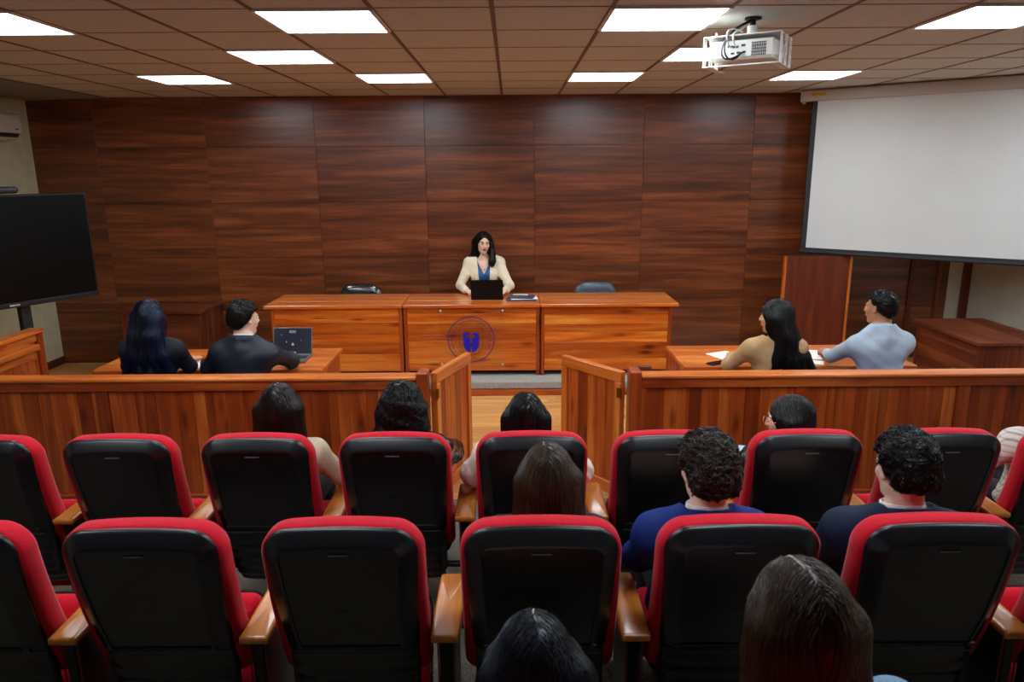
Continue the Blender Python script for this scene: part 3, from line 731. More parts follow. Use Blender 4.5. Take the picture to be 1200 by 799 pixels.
def loft(o, prof, flip=False):
    """prof: list of (inset, y); large insets shrink towards the middle line"""
    c = o.mean(0); rings = []; B = min(.06, .35 * min(np.ptp(o[:, 0]), np.ptp(o[:, 1])) * .5 * 2 * .5)
    for d, y in prof:
        if d < B: r = inset(o, d)
        else:
            r = inset(o, B); f = 1 - (d - B) / .5
            r = c + (r - c) * max(f, .02)
        rings.append(np.stack([r[:, 0], np.full(len(r), y), r[:, 1]], 1))
    return rings
def lean(v, base=.53):
    v = np.array(v); v[:, 1] += -(v[:, 2] - base) * REC + .018 * ((v[:, 2] - .785) / .25) ** 2 * (v[:, 2] > .26); return v
def add_loft(m, rings, pid=0, fn=lean, mi=0):
    rs = [fn(r) for r in rings]; m.rings(rs, pid=pid, mi=mi)
def make_seat(folded):
    t = thing('auditorium_chair', 'red auditorium chair', 'chair')
    # black shell of the back
    o = rrect(.238, .503, 1.003, .075, .035, 9, arch=.012, hb=.218)
    m = MB(); add_loft(m, loft(o, [(.5, .005), (.3, .005), (.1, .005), (.0585, .0045), (.0565, .000), (.054, .000), (.049, .0012), (.043, .0045), (.010, .029), (.004, .034), (.0, .040), (.0, .046), (.02, .048), (.2, .048), (.5, .048)]))
    sh = m.build('back_shell', M_['black_shell'], t, smooth=50, fix=True)
    m = MB(); v = [(-.03, .0025, .935), (.03, .0025, .935), (.03, .0025, .939), (-.03, .0025, .939)]
    v = lean(np.array(v)); q = v.copy(); q[:, 1] -= .002; m.add(np.concatenate([v, q]), [(3, 2, 1, 0), (4, 5, 6, 7), (0, 1, 5, 4), (1, 2, 6, 5), (2, 3, 7, 6), (3, 0, 4, 7)]); m.build('badge', plain('grey_badge', srgb(120, 122, 126), .4), sh)
    m = MB(); v = np.array([(-.19, -.001, .522), (.19, -.001, .522), (.19, -.001, .527), (-.19, -.001, .527)]); v = lean(v); q = v.copy(); q[:, 1] -= .003
    m.add(np.concatenate([v, q]), [(3, 2, 1, 0), (4, 5, 6, 7), (0, 1, 5, 4), (1, 2, 6, 5), (2, 3, 7, 6), (3, 0, 4, 7)]); m.build('seam_strip', plain('worn_black_edge', (.06, .06, .065, 1), .4), sh)
    # red cushion of the back
    o = rrect(.251, .39, 1.001, .085, .05, 9, arch=.018, hb=.250)
    m = MB(); add_loft(m, loft(o, [(.5, .046), (.2, .046), (.03, .044), (.008, .046), (.0, .060), (-.001, .085), (.0, .108), (.008, .126), (.022, .137), (.05, .143), (.12, .146), (.3, .150), (.5, .151)]))
    m.build('backrest', M_['red_fabric'], t, smooth=75, fix=True)
    # ribbed lower cover behind the seat
    m = MB(); rings = []; nz = 40
    for i in range(nz + 1):
        z = .535 - (.535 - .20) * i / nz; u = i / nz; y = .036 + .02 * u + .10 * u ** 3 + .004 * math.sin(max(0, u - .2) * 38) * (u > .2)
        hw = .206 - .012 * u; xs = np.linspace(-hw, hw, 15); yy = y + .02 * (np.abs(xs) / hw) ** 6
        a = np.stack([xs, yy, np.full(15, z)], 1); b = a[::-1].copy(); b[:, 1] += .02; rings.append(np.concatenate([a, b]))
    m.rings(rings, pid=0); m.build('lower_cover', M_['black_shell'], t, smooth=50, fix=True)
    # seat pan
    piv = np.array((0, .37, .385)); ang = 72 if folded else 0
    Mt = T((0, .30, .33), rot(ang)) @ T(-piv) if folded else np.eye(4)
    o = rrect(.222, .155, .585, .06, .03, 7); m = MB()
    def flat(r): q = np.stack([r[:, 0], r[:, 2], .440 - (r[:, 1])], 1); return xf(Mt, q)
    pr = [(.5, 0.0), (.2, .002), (.06, .005), (.03, .011), (.01, .024), (.0, .042), (.0, .055)]
    add_loft(m, loft(o, pr + [(.02, .0555), (.5, .0555)]), fn=flat); m.build('seat', M_['red_fabric'], t, smooth=70, fix=True)
    m = MB(); pr = [(.5, .056), (.03, .056), (-.003, .057), (-.006, .07), (.0, .088), (.012, .104), (.05, .114), (.3, .118), (.5, .118)]
    add_loft(m, loft(o, pr), fn=flat); m.build('seat_shell', M_['black_plastic'], t, smooth=60, fix=True)
    # armrest on the left with its panel
    xa = -.3075
    o = rrect(.047, -.015, .385, .016, .008, 5); m = MB()
    def arm(r):
        q = np.stack([xa + r[:, 0], r[:, 2], .612 - r[:, 1]], 1); q[:, 2] -= .05 * np.clip((q[:, 1] - .30) / .09, 0, 1) ** 2 * .3; return q
    add_loft(m, loft(o, [(.5, 0), (.012, .0), (.004, .0015), (0, .006), (0, .022), (.004, .026), (.012, .0275), (.5, .0275)]), fn=arm)
    m.build('armrest', W['arm'], t, smooth=50, fix=True)
    m = MB(); m.box((xa - .024, .02, .02), (xa + .024, .31, .584), .012); sp = m.build('side_panel', M_['black_plastic'], t, smooth=40)
    m = MB()
    for s in (-1, 1): m.tube([(xa + s * .025, .02, .03), (xa + s * .026,   .019, .58)], .003, 6)
    m.build('piping', M_['piping'], sp, smooth=60)
    m = MB(); m.box((xa - .032, .03, 0), (xa + .032, .30, .019), .004); m.build('foot_plate', M_['black_metal'], t)
    m = MB(); m.box((xa + .025, .10, .29), (.282, .13, .312), .004); m.build('cross_bar', M_['black_metal'], t)
    for s in (-1, 1):
        m = MB(); m.box((s * .2 - .012, .062, .30), (s * .2 + .012, .10, .56), .004); m.build('back_bracket', M_['black_metal'], t)
    return t
SX = lambda k: .085 + .615 * k
ROWS = {1: (3.05, 0.0), 2: (2.05, .09), 3: (.98, .18)}
seat_down = make_seat(False); seat_up = make_seat(True); used = set()
SEATS = [(1, -4, 1, 'empty front-row red chair cut off at the left edge of the photo'),
 (1, -3, 1, 'empty front-row red chair left of the woman in the beige jacket'),
 (1, -2, 0, 'front-row red chair in which the straight-haired woman in beige sits'),
 (1, -1, 0, 'front-row red chair in which the curly-haired woman sits'),
 (1, 0, 0, 'front-row red chair facing the open gate, with the woman in the cream coat'),
 (1, 1, 1, 'empty front-row red chair beside the right gate, partly behind the curly-haired man in blue'),
 (1, 2, 0, 'front-row red chair in which the woman with gold glasses sits'),
 (1, 3, 1, 'empty front-row red chair behind the head of the man in the dark suit'),
 (1, 4, 0, 'front-row red chair at the right edge, holding the person in checked sleeves'),
 (2, -3, 1, 'empty second-row red chair cut off at the left edge of the photo'),
 (2, -2, 1, 'empty second-row red chair, first fully seen one from the left'),
 (2, -1, 1, 'empty second-row red chair just left of the centre chair'),
 (2, 0, 0, 'second-row red chair in the centre, with the straight-haired woman in dark clothes'),
 (2, 1, 0, 'second-row red chair in which the curly-haired man in the blue suit sits'),
 (2, 2, 0, 'second-row red chair in which the man in the dark navy suit sits'),
 (2, 3, 1, 'empty second-row red chair cut off at the right edge of the photo'),
 (3, 0, 0, 'red chair of the near row under the dark-haired woman with the pale parting'),
 (3, 1, 0, 'red chair of the near row under the woman with long brown hair')]
for row, k, fold, lab in SEATS:
    src = seat_up if fold else seat_down
    if src.name in used: c = copy_tree(src)
    else: c = src; used.add(src.name)
    Y0, z0 = ROWS[row]; c.location = (SX(k), Y0, z0); c['label'] = lab
    c['group'] = {1: 'red chairs of the front row', 2: 'red chairs of the second row', 3: 'red chairs of the near row'}[row]

# ================================================================== CHAIRS AT BENCH AND TABLES
def office_chair(label, loc, rz, mat, top=.80, wid=.46, group=None, legs=True):
    """faces local +Y; origin on the floor under the seat middle"""
    t = thing('office_chair', label, 'chair', loc, rz, group); hw = wid / 2
    o = rrect(hw, -.21, .21, .08, .06, 7); m = MB()
    add_loft(m, loft(o, [(.5, 0), (.05, .004), (.015, .014), (0, .03), (0, .05), (.015, .064), (.05, .07), (.5, .07)]), fn=lambda r: np.stack([r[:, 0], r[:, 2], .455 - r[:, 1]], 1)); m.build('seat', mat, t, smooth=60, fix=True)
    o = rrect(hw, .50, top, .11, .06, 8, arch=.02); m = MB()
    add_loft(m, loft(o, [(.5, .0), (.1, .002), (.04, .008), (.012, .020), (0, .035), (.012, .05), (.04, .06), (.1, .065), (.5, .066)]), fn=lambda r: np.stack([r[:, 0], r[:, 1] - .275 - (r[:, 2] - .5) * .10, r[:, 2]], 1)); m.build('backrest', mat, t, smooth=60, fix=True)
    m = MB(); m.box((-.03, -.285, .43), (.03, -.27, .62), .004); m.box((-.03, -.28, .42), (.03, -.05, .432), .003); m.box((-.16, -.15, .372), (.16, .15, .3845), .003); m.build('back_bracket', M_['black_metal'], t)
    for sx in (-1, 1):
        for sy in (-1, 1):
            m = MB(); m.tube([(sx * .15, sy * .14, .374), (sx * .19, sy * .18, .0)], .0125, 10); m.build('leg', M_['black_metal'], t, smooth=60)
    return t
office_chair('glossy dark chair behind the left wing of the judge bench', (-1.69, 7.74, PZ), R(180), M_['leather_black'], top=.775, wid=.47)
office_chair('worn grey-blue chair behind the right wing of the judge bench', (.935, 7.74, PZ), R(180), M_['leather_grey'], top=.785, wid=.47)
office_chair('dark chair under the woman at the judge bench, hidden behind her', (-.27, 7.875, PZ), R(180), M_['leather_black'], top=.76, wid=.44)
for x, lab in ((-2.50, 'blue chair of the woman with long blue-black hair'), (-1.93, 'blue chair of the young man in the dark jacket'), (1.84, 'blue chair of the woman in the tan blazer'), (2.60, 'blue chair of the man in the pale shirt')):
    office_chair(lab, (x, 4.86, 0), 0, M_['blue_fabric'], top=.84 if x < -2.3 else .80, wid=.50, group='blue chairs at the counsel tables')
# ================================================================== PEOPLE: smooth bodies from blended volumes
class Field:
    def __init__(s, lo, hi, h):
        s.h = h; s.lo = np.array(lo, float); s.n = np.ceil((np.array(hi) - s.lo) / h).astype(int) + 1
        s.F = np.full(s.n, .08, np.float32)
        s.ax = [s.lo[i] + h * np.arange(s.n[i]) for i in range(3)]
    def win(s, lo, hi):
        a = np.clip(np.floor((np.array(lo) - s.lo) / s.h).astype(int), 0, s.n); b = np.clip(np.ceil((np.array(hi) - s.lo) / s.h).astype(int) + 1, 0, s.n)
        if np.any(b <= a): return None
        sl = tuple(slice(a[i], b[i]) for i in range(3))
        P = np.stack(np.meshgrid(*[s.ax[i][sl[i]] for i in range(3)], indexing='ij'), -1)
        return sl, P
    def _add(s, lo, hi, fn, k, op='add'):
        m = max(k, .02) + 2 * s.h
        w = s.win(np.array(lo) - m, np.array(hi) + m)
        if w is None: return s
        sl, P = w; d = fn(P); F = s.F[sl]
        if op == 'add':
            if k > 0:
                q = np.clip(.5 + .5 * (d - F) / k, 0, 1); s.F[sl] = (d * (1 - q) + F * q - k * q * (1 - q))
            else: s.F[sl] = np.minimum(F, d)
        else:                                           # subtract
            d = -d
            if k > 0:
                q = np.clip(.5 - .5 * (d - F) / k, 0, 1); s.F[sl] = (d * (1 - q) + F * q + k * q * (1 - q))
            else: s.F[sl] = np.maximum(F, d)
        return s
    def cap(s, a, b, ra, rb=None, k=.02, op='add', sc=None):
        a = np.array(a, float); b = np.array(b, float); rb = ra if rb is None else rb; r = max(ra, rb); ba = b - a; L = np.dot(ba, ba) + 1e-9
        def fn(P):
            t = np.clip(((P - a) @ ba) / L, 0, 1); return np.linalg.norm(P - a - t[..., None] * ba, axis=-1) - (ra + (rb - ra) * t)
        return s._add(np.minimum(a, b) - r, np.maximum(a, b) + r, fn, k, op)
    def ell(s, c, r, M=None, k=.02, op='add'):
        c = np.array(c, float); r = np.array(r, float)
        def fn(P):
            q = P - c
            if M is not None: q = q @ M                # M columns = local axes
            k0 = np.linalg.norm(q / r, axis=-1); k1 = np.linalg.norm(q / (r * r), axis=-1) + 1e-9
            return k0 * (k0 - 1) / k1
        R_ = r.max(); ext = r if M is None else np.full(3, R_)
        return s._add(c - ext, c + ext, fn, k, op)
    def chain(s, pts, rad, k=.02, op='add'):
        for i in range(len(pts) - 1): s.cap(pts[i], pts[i + 1], rad[i], rad[i + 1], k, op)
        return s
    def cut(s, fn):                                      # keep where fn <= 0
        P = np.stack(np.meshgrid(*s.ax, indexing='ij'), -1); s.F = np.maximum(s.F, fn(P).astype(np.float32)); return s
    def noise(s, amp, freq, seed=0):
        rs = np.random.default_rng(seed); P = np.stack(np.meshgrid(*s.ax, indexing='ij'), -1); acc = 0
        for f in (freq, freq * 1.9, freq * 3.1):
            for _ in range(3):
                d = rs.normal(size=3); d /= np.linalg.norm(d); acc = acc + np.sin(P @ d * f + rs.uniform(0, 6.28)) / (f / freq) ** .8
        s.F = s.F + (amp * acc / 3).astype(np.float32); return s
    def sample(s, P):
        q = np.clip((P - s.lo) / s.h, 0, s.n - 1.001); i = q.astype(int); f = q - i; r = 0
        for dx in (0, 1):
            for dy in (0, 1):
                for dz in (0, 1):
                    w = (f[:, 0] if dx else 1 - f[:, 0]) * (f[:, 1] if dy else 1 - f[:, 1]) * (f[:, 2] if dz else 1 - f[:, 2])
                    r = r + w * s.F[i[:, 0] + dx, i[:, 1] + dy, i[:, 2] + dz]
        return r
    def grad(s, P):
        e = s.h; g = np.stack([s.sample(P + np.eye(3)[a] * e) - s.sample(P - np.eye(3)[a] * e) for a in range(3)], 1)
        return g / (np.linalg.norm(g, axis=1)[:, None] + 1e-9)
    def mesh(s):
        F = s.F.copy(); F[0] = F[-1] = .05; F[:, 0] = F[:, -1] = .05; F[:, :, 0] = F[:, :, -1] = .05
        S = F < 0; n = F.shape
        cnt = np.zeros(tuple(x - 1 for x in n), np.int8)
        for dx in (0, 1):
            for dy in (0, 1):
                for dz in (0, 1): cnt += S[dx:n[0] - 1 + dx, dy:n[1] - 1 + dy, dz:n[2] - 1 + dz]
        act = (cnt > 0) & (cnt < 8); C = np.argwhere(act)
        if len(C) == 0: return np.zeros((0, 3)), np.zeros((0, 4), int)
        idx = np.full(cnt.shape, -1, np.int64); idx[act] = np.arange(len(C))
        acc = np.zeros((len(C), 3)); num = np.zeros(len(C))
        for a in range(3):
            for u in (0, 1):
                for w in (0, 1):
                    o = [0, 0, 0]; o[(a + 1) % 3] = u; o[(a + 2) % 3] = w
                    p0 = C + np.array(o); o[a] = 1; p1 = C + np.array(o)
                    f0 = F[p0[:, 0], p0[:, 1], p0[:, 2]]; f1 = F[p1[:, 0], p1[:, 1], p1[:, 2]]
                    m = (f0 < 0) != (f1 < 0); t = np.where(m, f0 / (f0 - f1 + 1e-12), 0)
                    acc += np.where(m[:, None], p0 + t[:, None] * (p1 - p0), 0); num += m
        V = s.lo + s.h * acc / num[:, None]
        quads = []
        for a in range(3):
            u, w = (a + 1) % 3, (a + 2) % 3
            sl0 = [slice(None)] * 3; sl1 = [slice(None)] * 3; sl0[a] = slice(0, n[a] - 1); sl1[a] = slice(1, n[a])
            s0, s1 = S[tuple(sl0)], S[tuple(sl1)]
            E = np.argwhere(s0 != s1); E = E[(E[:, u] > 0) & (E[:, w] > 0) & (E[:, u] < n[u] - 1) & (E[:, w] < n[w] - 1)]
            if len(E) == 0: continue
            ins = s0[E[:, 0], E[:, 1], E[:, 2]]
            def cell(du, dw): q = E.copy(); q[:, u] += du; q[:, w] += dw; return idx[q[:, 0], q[:, 1], q[:, 2]]
            Q = np.stack([cell(-1, -1), cell(0, -1), cell(0, 0), cell(-1, 0)], 1); Q[~ins] = Q[~ins][:, ::-1]; quads.append(Q)
        return V, np.concatenate(quads)
def join_meshes(parts):
    vs, fs, n = [], [], 0
    for v, f in parts:
        vs.append(v); fs.append(f + n); n += len(v)
    return np.concatenate(vs), np.concatenate(fs)

# ---------------------------------------------------------------- materials for people
def skin(name, c):
    t = NT(name); t.set(Base_Color=c, Roughness=.5); t.b.inputs['Subsurface Weight'].default_value = .12; t.b.inputs['Subsurface Radius'].default_value = (.02, .008, .004); t.b.inputs['Subsurface Scale'].default_value = .3
    t.b.inputs['Specular IOR Level'].default_value = .35; return t.m
def hairmat(name, c, rough=.32, spec=.5, tint=(1, 1, 1, 1), c2=None):
    t = NT(name); at = t.n('ShaderNodeAttribute', attribute_name='pid'); c2 = c2 or tuple(min(1, x * 2.0) for x in c[:3]) + (1,)
    t.l(t.ramp(at.outputs['Fac'], [(0, c), (1, c2)]), t.b.inputs['Base Color']); t.set(Roughness=rough); t.b.inputs['Specular IOR Level'].default_value = spec
    t.b.inputs['Specular Tint'].default_value = tint; return t.m
SK = {'fair': skin('fair_skin', srgb(240, 198, 174)), 'warm': skin('warm_skin', srgb(206, 152, 118)), 'tan': skin('tan_skin', srgb(188, 132, 100))}
HM = {'black': hairmat('black_hair', (.004, .0036, .004, 1), .30, .32, c2=(.009, .008, .008, 1)), 'blue': hairmat('blue_black_hair', (.004, .0042, .006, 1), .30, .40, (.75, .85, 1.0, 1), (.007, .012, .050, 1)), 'inky': hairmat('inky_black_hair', (.004, .004, .005, 1), .32, .38, (.8, .88, 1.0, 1), (.010, .011, .018, 1)),  # blue and inky: bluish specular tint puts cool side light into the sheen
      'dark': hairmat('dark_brown_hair', (.008, .0052, .004, 1), .33, .35, c2=(.02, .012, .009, 1)), 'brown': hairmat('brown_hair', (.017, .0105, .0065, 1), .34, .38, c2=(.075, .042, .021, 1)), 'curl': hairmat('curly_brown_hair', (.015, .010, .0075, 1), .42, .35, c2=(.062, .043, .031, 1))}
CL = {'beige': plain('beige_jacket_cloth', srgb(200, 182, 154), .85, spec=.2, noise=.06, nscale=40, bump=.15), 'cream': plain('cream_jacket_cloth', srgb(240, 226, 196), .8, spec=.2, noise=.03, nscale=40, bump=.1),
      'ivory': plain('ivory_knit_coat', srgb(220, 208, 194), .9, spec=.1, noise=.1, nscale=90, bump=.3), 'navy': plain('navy_suit_wool', srgb(16, 30, 56), .75, spec=.25, noise=.12, nscale=200, bump=.1),
      'royal': plain('deep_blue_suit_wool', srgb(12, 40, 112), .75, spec=.25, noise=.12, nscale=200, bump=.1), 'black': plain('black_cloth', (.010, .011, .016, 1), .75, spec=.3, noise=.2, nscale=120, bump=.1),
      'leather': plain('shiny_black_jacket', (.006, .006, .007, 1), .25, spec=.45, bump=.4, nscale=35), 'shirt': plain('pale_blue_grey_shirt', srgb(176, 190, 206), .85, spec=.2, noise=.04, nscale=60, bump=.1),
      'white': plain('white_shirt_cotton', srgb(236, 238, 242), .8, spec=.2), 'teal': plain('blue_blouse_satin', srgb(10, 82, 138), .45), 'darkjacket': plain('dark_slate_jacket', srgb(26, 32, 42), .5, spec=.4, noise=.1, nscale=100, bump=.1),
      'denim': plain('blue_denim', srgb(46, 62, 92), .9, spec=.1, noise=.2, nscale=300, bump=.2), 'denim_light': plain('light_denim_shirt', srgb(118, 150, 176), .9, spec=.1, noise=.12, nscale=300, bump=.2),
      'trouser': plain('charcoal_trousers', (.02, .02, .024, 1), .8, spec=.2, noise=.15, nscale=200), 'shoe': plain('black_shoe_leather', (.01, .01, .01, 1), .35)}
def checked():
    t = NT('checked_pale_shirt'); tc = t.n('ShaderNodeTexCoord'); col = None
    sp = t.n('ShaderNodeSeparateXYZ'); t.l(tc.outputs['Object'], sp.inputs[0])
    a = t.math('GREATER_THAN', t.math('FRACT', t.math('MULTIPLY', sp.outputs[2], 34.0)), .72); b = t.math('GREATER_THAN', t.math('FRACT', t.math('MULTIPLY', t.math('ADD', sp.outputs[0], sp.outputs[1]), 34.0)), .72)
    t.l(t.mix(t.math('MULTIPLY', t.math('ADD', a, b), .5), srgb(216, 208, 196), srgb(150, 142, 134)), t.b.inputs['Base Color']); t.set(Roughness=.9); return t.m
CL['checked'] = checked(); CL['tan'] = plain('tan_blazer_cloth', srgb(188, 152, 108), .85, spec=.2, noise=.06, nscale=40, bump=.15)
M_['lips'] = plain('rose_lips', srgb(172, 84, 84), .4); M_['lips_pale'] = plain('pale_lips', srgb(176, 112, 98), .5)
M_['scalp'] = plain('pale_scalp_skin', srgb(206, 184, 166), .6); M_['eye_white'] = plain('eye_white', srgb(225, 222, 216), .25); M_['iris'] = plain('dark_brown_iris', (.015, .008, .005, 1), .15); M_['gold'] = plain('gold_wire', srgb(214, 172, 90), .25, metal=1.0); M_['pearl'] = plain('pearl', srgb(240, 236, 230), .2)

# ---------------------------------------------------------------- hands
def hand(p, d, nrm, side, curl=(.35, .5, .35), sc=1.0, h=.0035, spread=.10, thumb=.6):
    """p wrist, d direction to the knuckles, nrm back of the hand, side: +1 thumb towards cross(d,nrm)"""
    d = np.array(d, float); d /= np.linalg.norm(d); nrm = np.array(nrm, float); nrm -= d * (nrm @ d); nrm /= np.linalg.norm(nrm); s = np.cross(d, nrm) * side; p = np.array(p, float)
    f = Field(p - .17 * sc, p + .17 * sc, h)
    P = lambda a, b, c: p + sc * (a * d + b * s + c * nrm)
    f.cap(p - .03 * sc * d, P(.015, 0, 0), .023 * sc, .024 * sc, k=.01)
    xs = (.029, .010, -.009, -.027); ln = (.068, .076, .070, .054); kz = (.084, .088, .083, .074)
    for x, k_ in zip(xs, kz): f.cap(P(.012, x * .55, 0), P(k_, x, 0), .0135 * sc, .0115 * sc, k=.012)
    f.ell(P(.045, .024, -.008), (.014 * sc, .014 * sc, .014 * sc), k=.015)
    for x, L, k_ in zip(xs, ln, kz):
        a = 0; q = P(k_, x, 0); dd = d + s * x * spread / .03 * .5; dd /= np.linalg.norm(dd); r = .0092
        for frac, c, rr in ((.46, curl[0], .0085), (.31, curl[1], .0076), (.23, curl[2], .0066)):
            a += c; v = dd * math.cos(a) - nrm * math.sin(a); q2 = q + v * L * frac * sc; f.cap(q, q2, r * sc, rr * sc, k=.0035); q, r = q2, rr
    q = P(.022, .022, -.004); r = .0115
    for L, ang, rr in ((.040, .75, .0105), (.030, .75 - .25 * thumb, .0092), (.024, .65 - .4 * thumb, .0078)):
        v = d * math.cos(ang) + s * math.sin(ang) - nrm * .30 * thumb; v /= np.linalg.norm(v); q2 = q + v * L * sc; f.cap(q, q2, r * sc, rr * sc, k=.006); q, r = q2, rr
    return f.mesh()

# ---------------------------------------------------------------- hair strands flowing over a hair volume
def strands(f, roots, dirfn, steps, step, r0, r1, lift=.0015, jit=.25, keep=None, rng=RNG, wave=0.0, free=0.0):
    P = roots.copy(); n = len(P); pts = [P.copy()]; jitter = rng.normal(size=(n, 3)) * jit; ph = rng.uniform(0, 6.28, n); lf = lift * rng.uniform(-.6, 1.5, n)
    for i in range(steps):
        t = dirfn(P, i / steps) + jitter * .35
        g = f.grad(P)
        if free < 1: t = t - g * ((t * g).sum(1) * (1 - free))[:, None]
        t /= np.linalg.norm(t, axis=1)[:, None] + 1e-9
        if wave: b = np.cross(t, g); t = t + b * (wave * np.sin(ph + i * 1.15))[:, None] + g * (wave * .5 * np.cos(ph + i * 1.15))[:, None]
        P = P + t * step
        if free < 1:
            g = f.grad(P); P = P - g * ((f.sample(P) - lf) * (1 - free))[:, None]
        if keep is not None: P = keep(P)
        pts.append(P.copy())
    Q = np.stack(pts, 1); m = Q.shape[1]                 # n, m, 3
    Tn = np.gradient(Q, axis=1); Tn /= np.linalg.norm(Tn, axis=2)[..., None] + 1e-9
    G = f.grad(Q.reshape(-1, 3)).reshape(n, m, 3); U = np.cross(Tn, G); U /= np.linalg.norm(U, axis=2)[..., None] + 1e-9; Wn = np.cross(Tn, U)
    u = np.linspace(0, 1, m); rad = (r0 + (r1 - r0) * u)[None, :] * np.where(u > .9, (1 - u) / .1 * .8 + .2, 1)[None, :] * rng.uniform(.7, 1.3, n)[:, None]
    ring = [Q + (math.cos(a) * U + math.sin(a) * Wn * .7) * rad[..., None] for a in (0, 2.094, 4.189)]
    V = np.stack(ring, 2).reshape(-1, 3); base = (np.arange(n)[:, None] * m + np.arange(m - 1)[None, :]) * 3
    F = np.concatenate([np.stack([base + a, base + (a + 1) % 3, base + 3 + (a + 1) % 3, base + 3 + a], -1).reshape(-1, 4) for a in range(3)])
    pid = np.tile(np.repeat(rng.uniform(0, 1, n) ** 1.6, m - 1), 3)
    return V, F, pid
def pick(V, mask, n, rng=RNG):
    c = np.nonzero(mask)[0]; return V[rng.choice(c, n, replace=len(c) < n)] + rng.normal(size=(n, 3)) * .002

# ---------------------------------------------------------------- person
def person(label, loc, rz, seat=.465, crown=1.22, sex='f', lean_=-6, side=0.0, head=(0, 0, 0), sk='fair', arms=None, hands=True, top='jacket', top_mat='beige', shirt_mat='white', pants='trouser', hair='long', hair_mat='dark', clip=None, build=1.0, hlen=.30, hopt=None, group='people', face=False, collar=True, n_str=1500, fine=.0065, earring=False, twist=0.0, foot_y=.42, hx=0.0, thick=None, solids=(), tz=None, parting=False):
    t = thing('person', label, 'person', loc, rz, group)
    rng = np.random.default_rng(abs(hash(label)) % 1000 if False else sum(map(ord, label)))
    male = sex == 'm'; s = (crown - (.262 if male else .285) - seat) / .585; bw = build * (1.10 if male else 1.0)
    pel = V3(0, 0, seat + .10 * s); Rt = rot(-lean_ * -1, side, twist) if False else rot(-lean_, side, 0)
    tp = lambda x, y, z: pel + Rt @ (V3(x * bw, y * bw, z * s))       # torso frame point (z from pelvis)
    nb = tp(0, -.015, .485); sz_ = .385 if male else .43; ls, rs = tp(-.162, -.005, sz_), tp(.162, -.005, sz_)
    hc = V3(nb[0] + side * .001 + hx, nb[1] + .035, crown - .115 * .98)
    Rh = rot(head[0], head[1], head[2]); H = lambda x, y, z: hc + Rh @ V3(x, y, z)
    # rx>0 tilts the face up, rz>0 turns it to the person's left
    A = arms or {}
    dflt = lambda q: ((q * .215, .06, seat + .245), (q * .10, .30, seat + .175), (0.0 - q * .3, .9, -.25), (q * .2, .2, 1))
    AR, AL = A.get('R', dflt(1)), A.get('L', dflt(-1))
    clips = []
    if clip: clips.append(clip)
    for lo_, hi_ in solids:
        c_ = (np.array(lo_) + hi_) / 2; h_ = (np.array(hi_) - lo_) / 2
        clips.append(lambda P, c_=c_, h_=h_: (np.abs(P - c_) - h_).max(-1))
    def apply_clip(f, e):
        for c in clips: f.cut(lambda P: -c(P) + e)
    def torso(f, o, legs=False):
        ER = Rt
        f.ell(tp(0, .0, .02), (.160 * bw + o, .118 * bw + o, .105 * s + o), ER, k=.05)
        f.ell(tp(0, .008, .17), ((.138 if male else .122) * bw + o, .098 * bw + o, .15 * s + o), ER, k=.06)
        f.ell(tp(0, .0, .335), ((.165 if male else .145) * bw + o, .102 * bw + o, .145 * s + o), ER, k=.06)
        f.cap(tp(-.135, -.01, sz_ - .015), tp(.135, -.01, sz_ - .015), .055 * bw + o, k=.06)
        for q in (-1, 1):
            f.cap(tp(q * .03, -.02, .50), tp(q * .14, -.01, sz_ + .005), .038 + o, .048 + o, k=.04)
            if not male: f.ell(tp(q * .062, .088, .315), (.058 + o, .048 + o, .056 + o), ER, k=.04)
    def arm(f, Aq, sh, o, k=.03, to=1.0):
        e, wv = np.array(Aq[0], float), np.array(Aq[1], float); wv = e + (wv - e) * to
        f.cap(sh, e, (.052 if male else .045) + o, (.039 if male else .034) + o, k=k + .015); f.cap(e, wv, (.039 if male else .034) + o, (.027 if male else .023) + o * .9, k=k)
    lo = (-.52, -.36, 0); hi = (.52, .62, crown + .06)
    # ---- body
    fb = Field((-.50, -.30, seat - .10), (.50, .60, crown + .03), fine)
    torso(fb, -.006)
    for Aq, sh in ((AR, rs), (AL, ls)): arm(fb, Aq, sh, -.006)
    nr = .056 if male else .047
    fb.chain([tp(0, -.03, .46), nb + V3(0, .0, .005), H(0, -.022, -.05)], [nr + .02, nr + .003, nr], k=.03)
    fb.ell(H(0, -.015, .025), (.074, .094, .088), Rh, k=.02); fb.ell(H(0, .028, -.028), (.058, .066, .080), Rh, k=.02)
    jx, jr = (.040, .022) if male else (.034, .020)
    for q in (-1, 1): fb.cap(H(q * jx, -.005, -.055), H(q * jx * .38, .060, -.092), jr, .016 if not male else .018, k=.025)
    fb.ell(H(0, .070, -.094), (.021 if male else .017, .018, .017), Rh, k=.02)
    for q in (-1, 1):
        fb.ell(H(q * .034, .066, -.022), (.022, .018, .018), Rh, k=.02); fb.cap(H(q * .012, .084, .024), H(q * .044, .070, .022), .010, .009, k=.012)
        fb.ell(H(q * .0305, .098, .003), (.015, .014, .010), Rh, k=.010, op='sub')
        fb.ell(H(q * .010, .100, -.026), (.009, .010, .008), Rh, k=.006)
        fb.ell(H(q * .077, -.006, -.004), (.010, .019, .031), Rh @ rot(12, 0, -q * 14), k=.006); fb.ell(H(q * .086, .0, -.002), (.006, .010, .017), Rh, k=.004, op='sub')
    fb.cap(H(0, .091, .014), H(0, .109, -.022), .0075, .0115, k=.010); fb.ell(H(0, .090, -.055), (.022, .010, .013), Rh, k=.012)
    apply_clip(fb, .010)
    parts = [fb.mesh()]
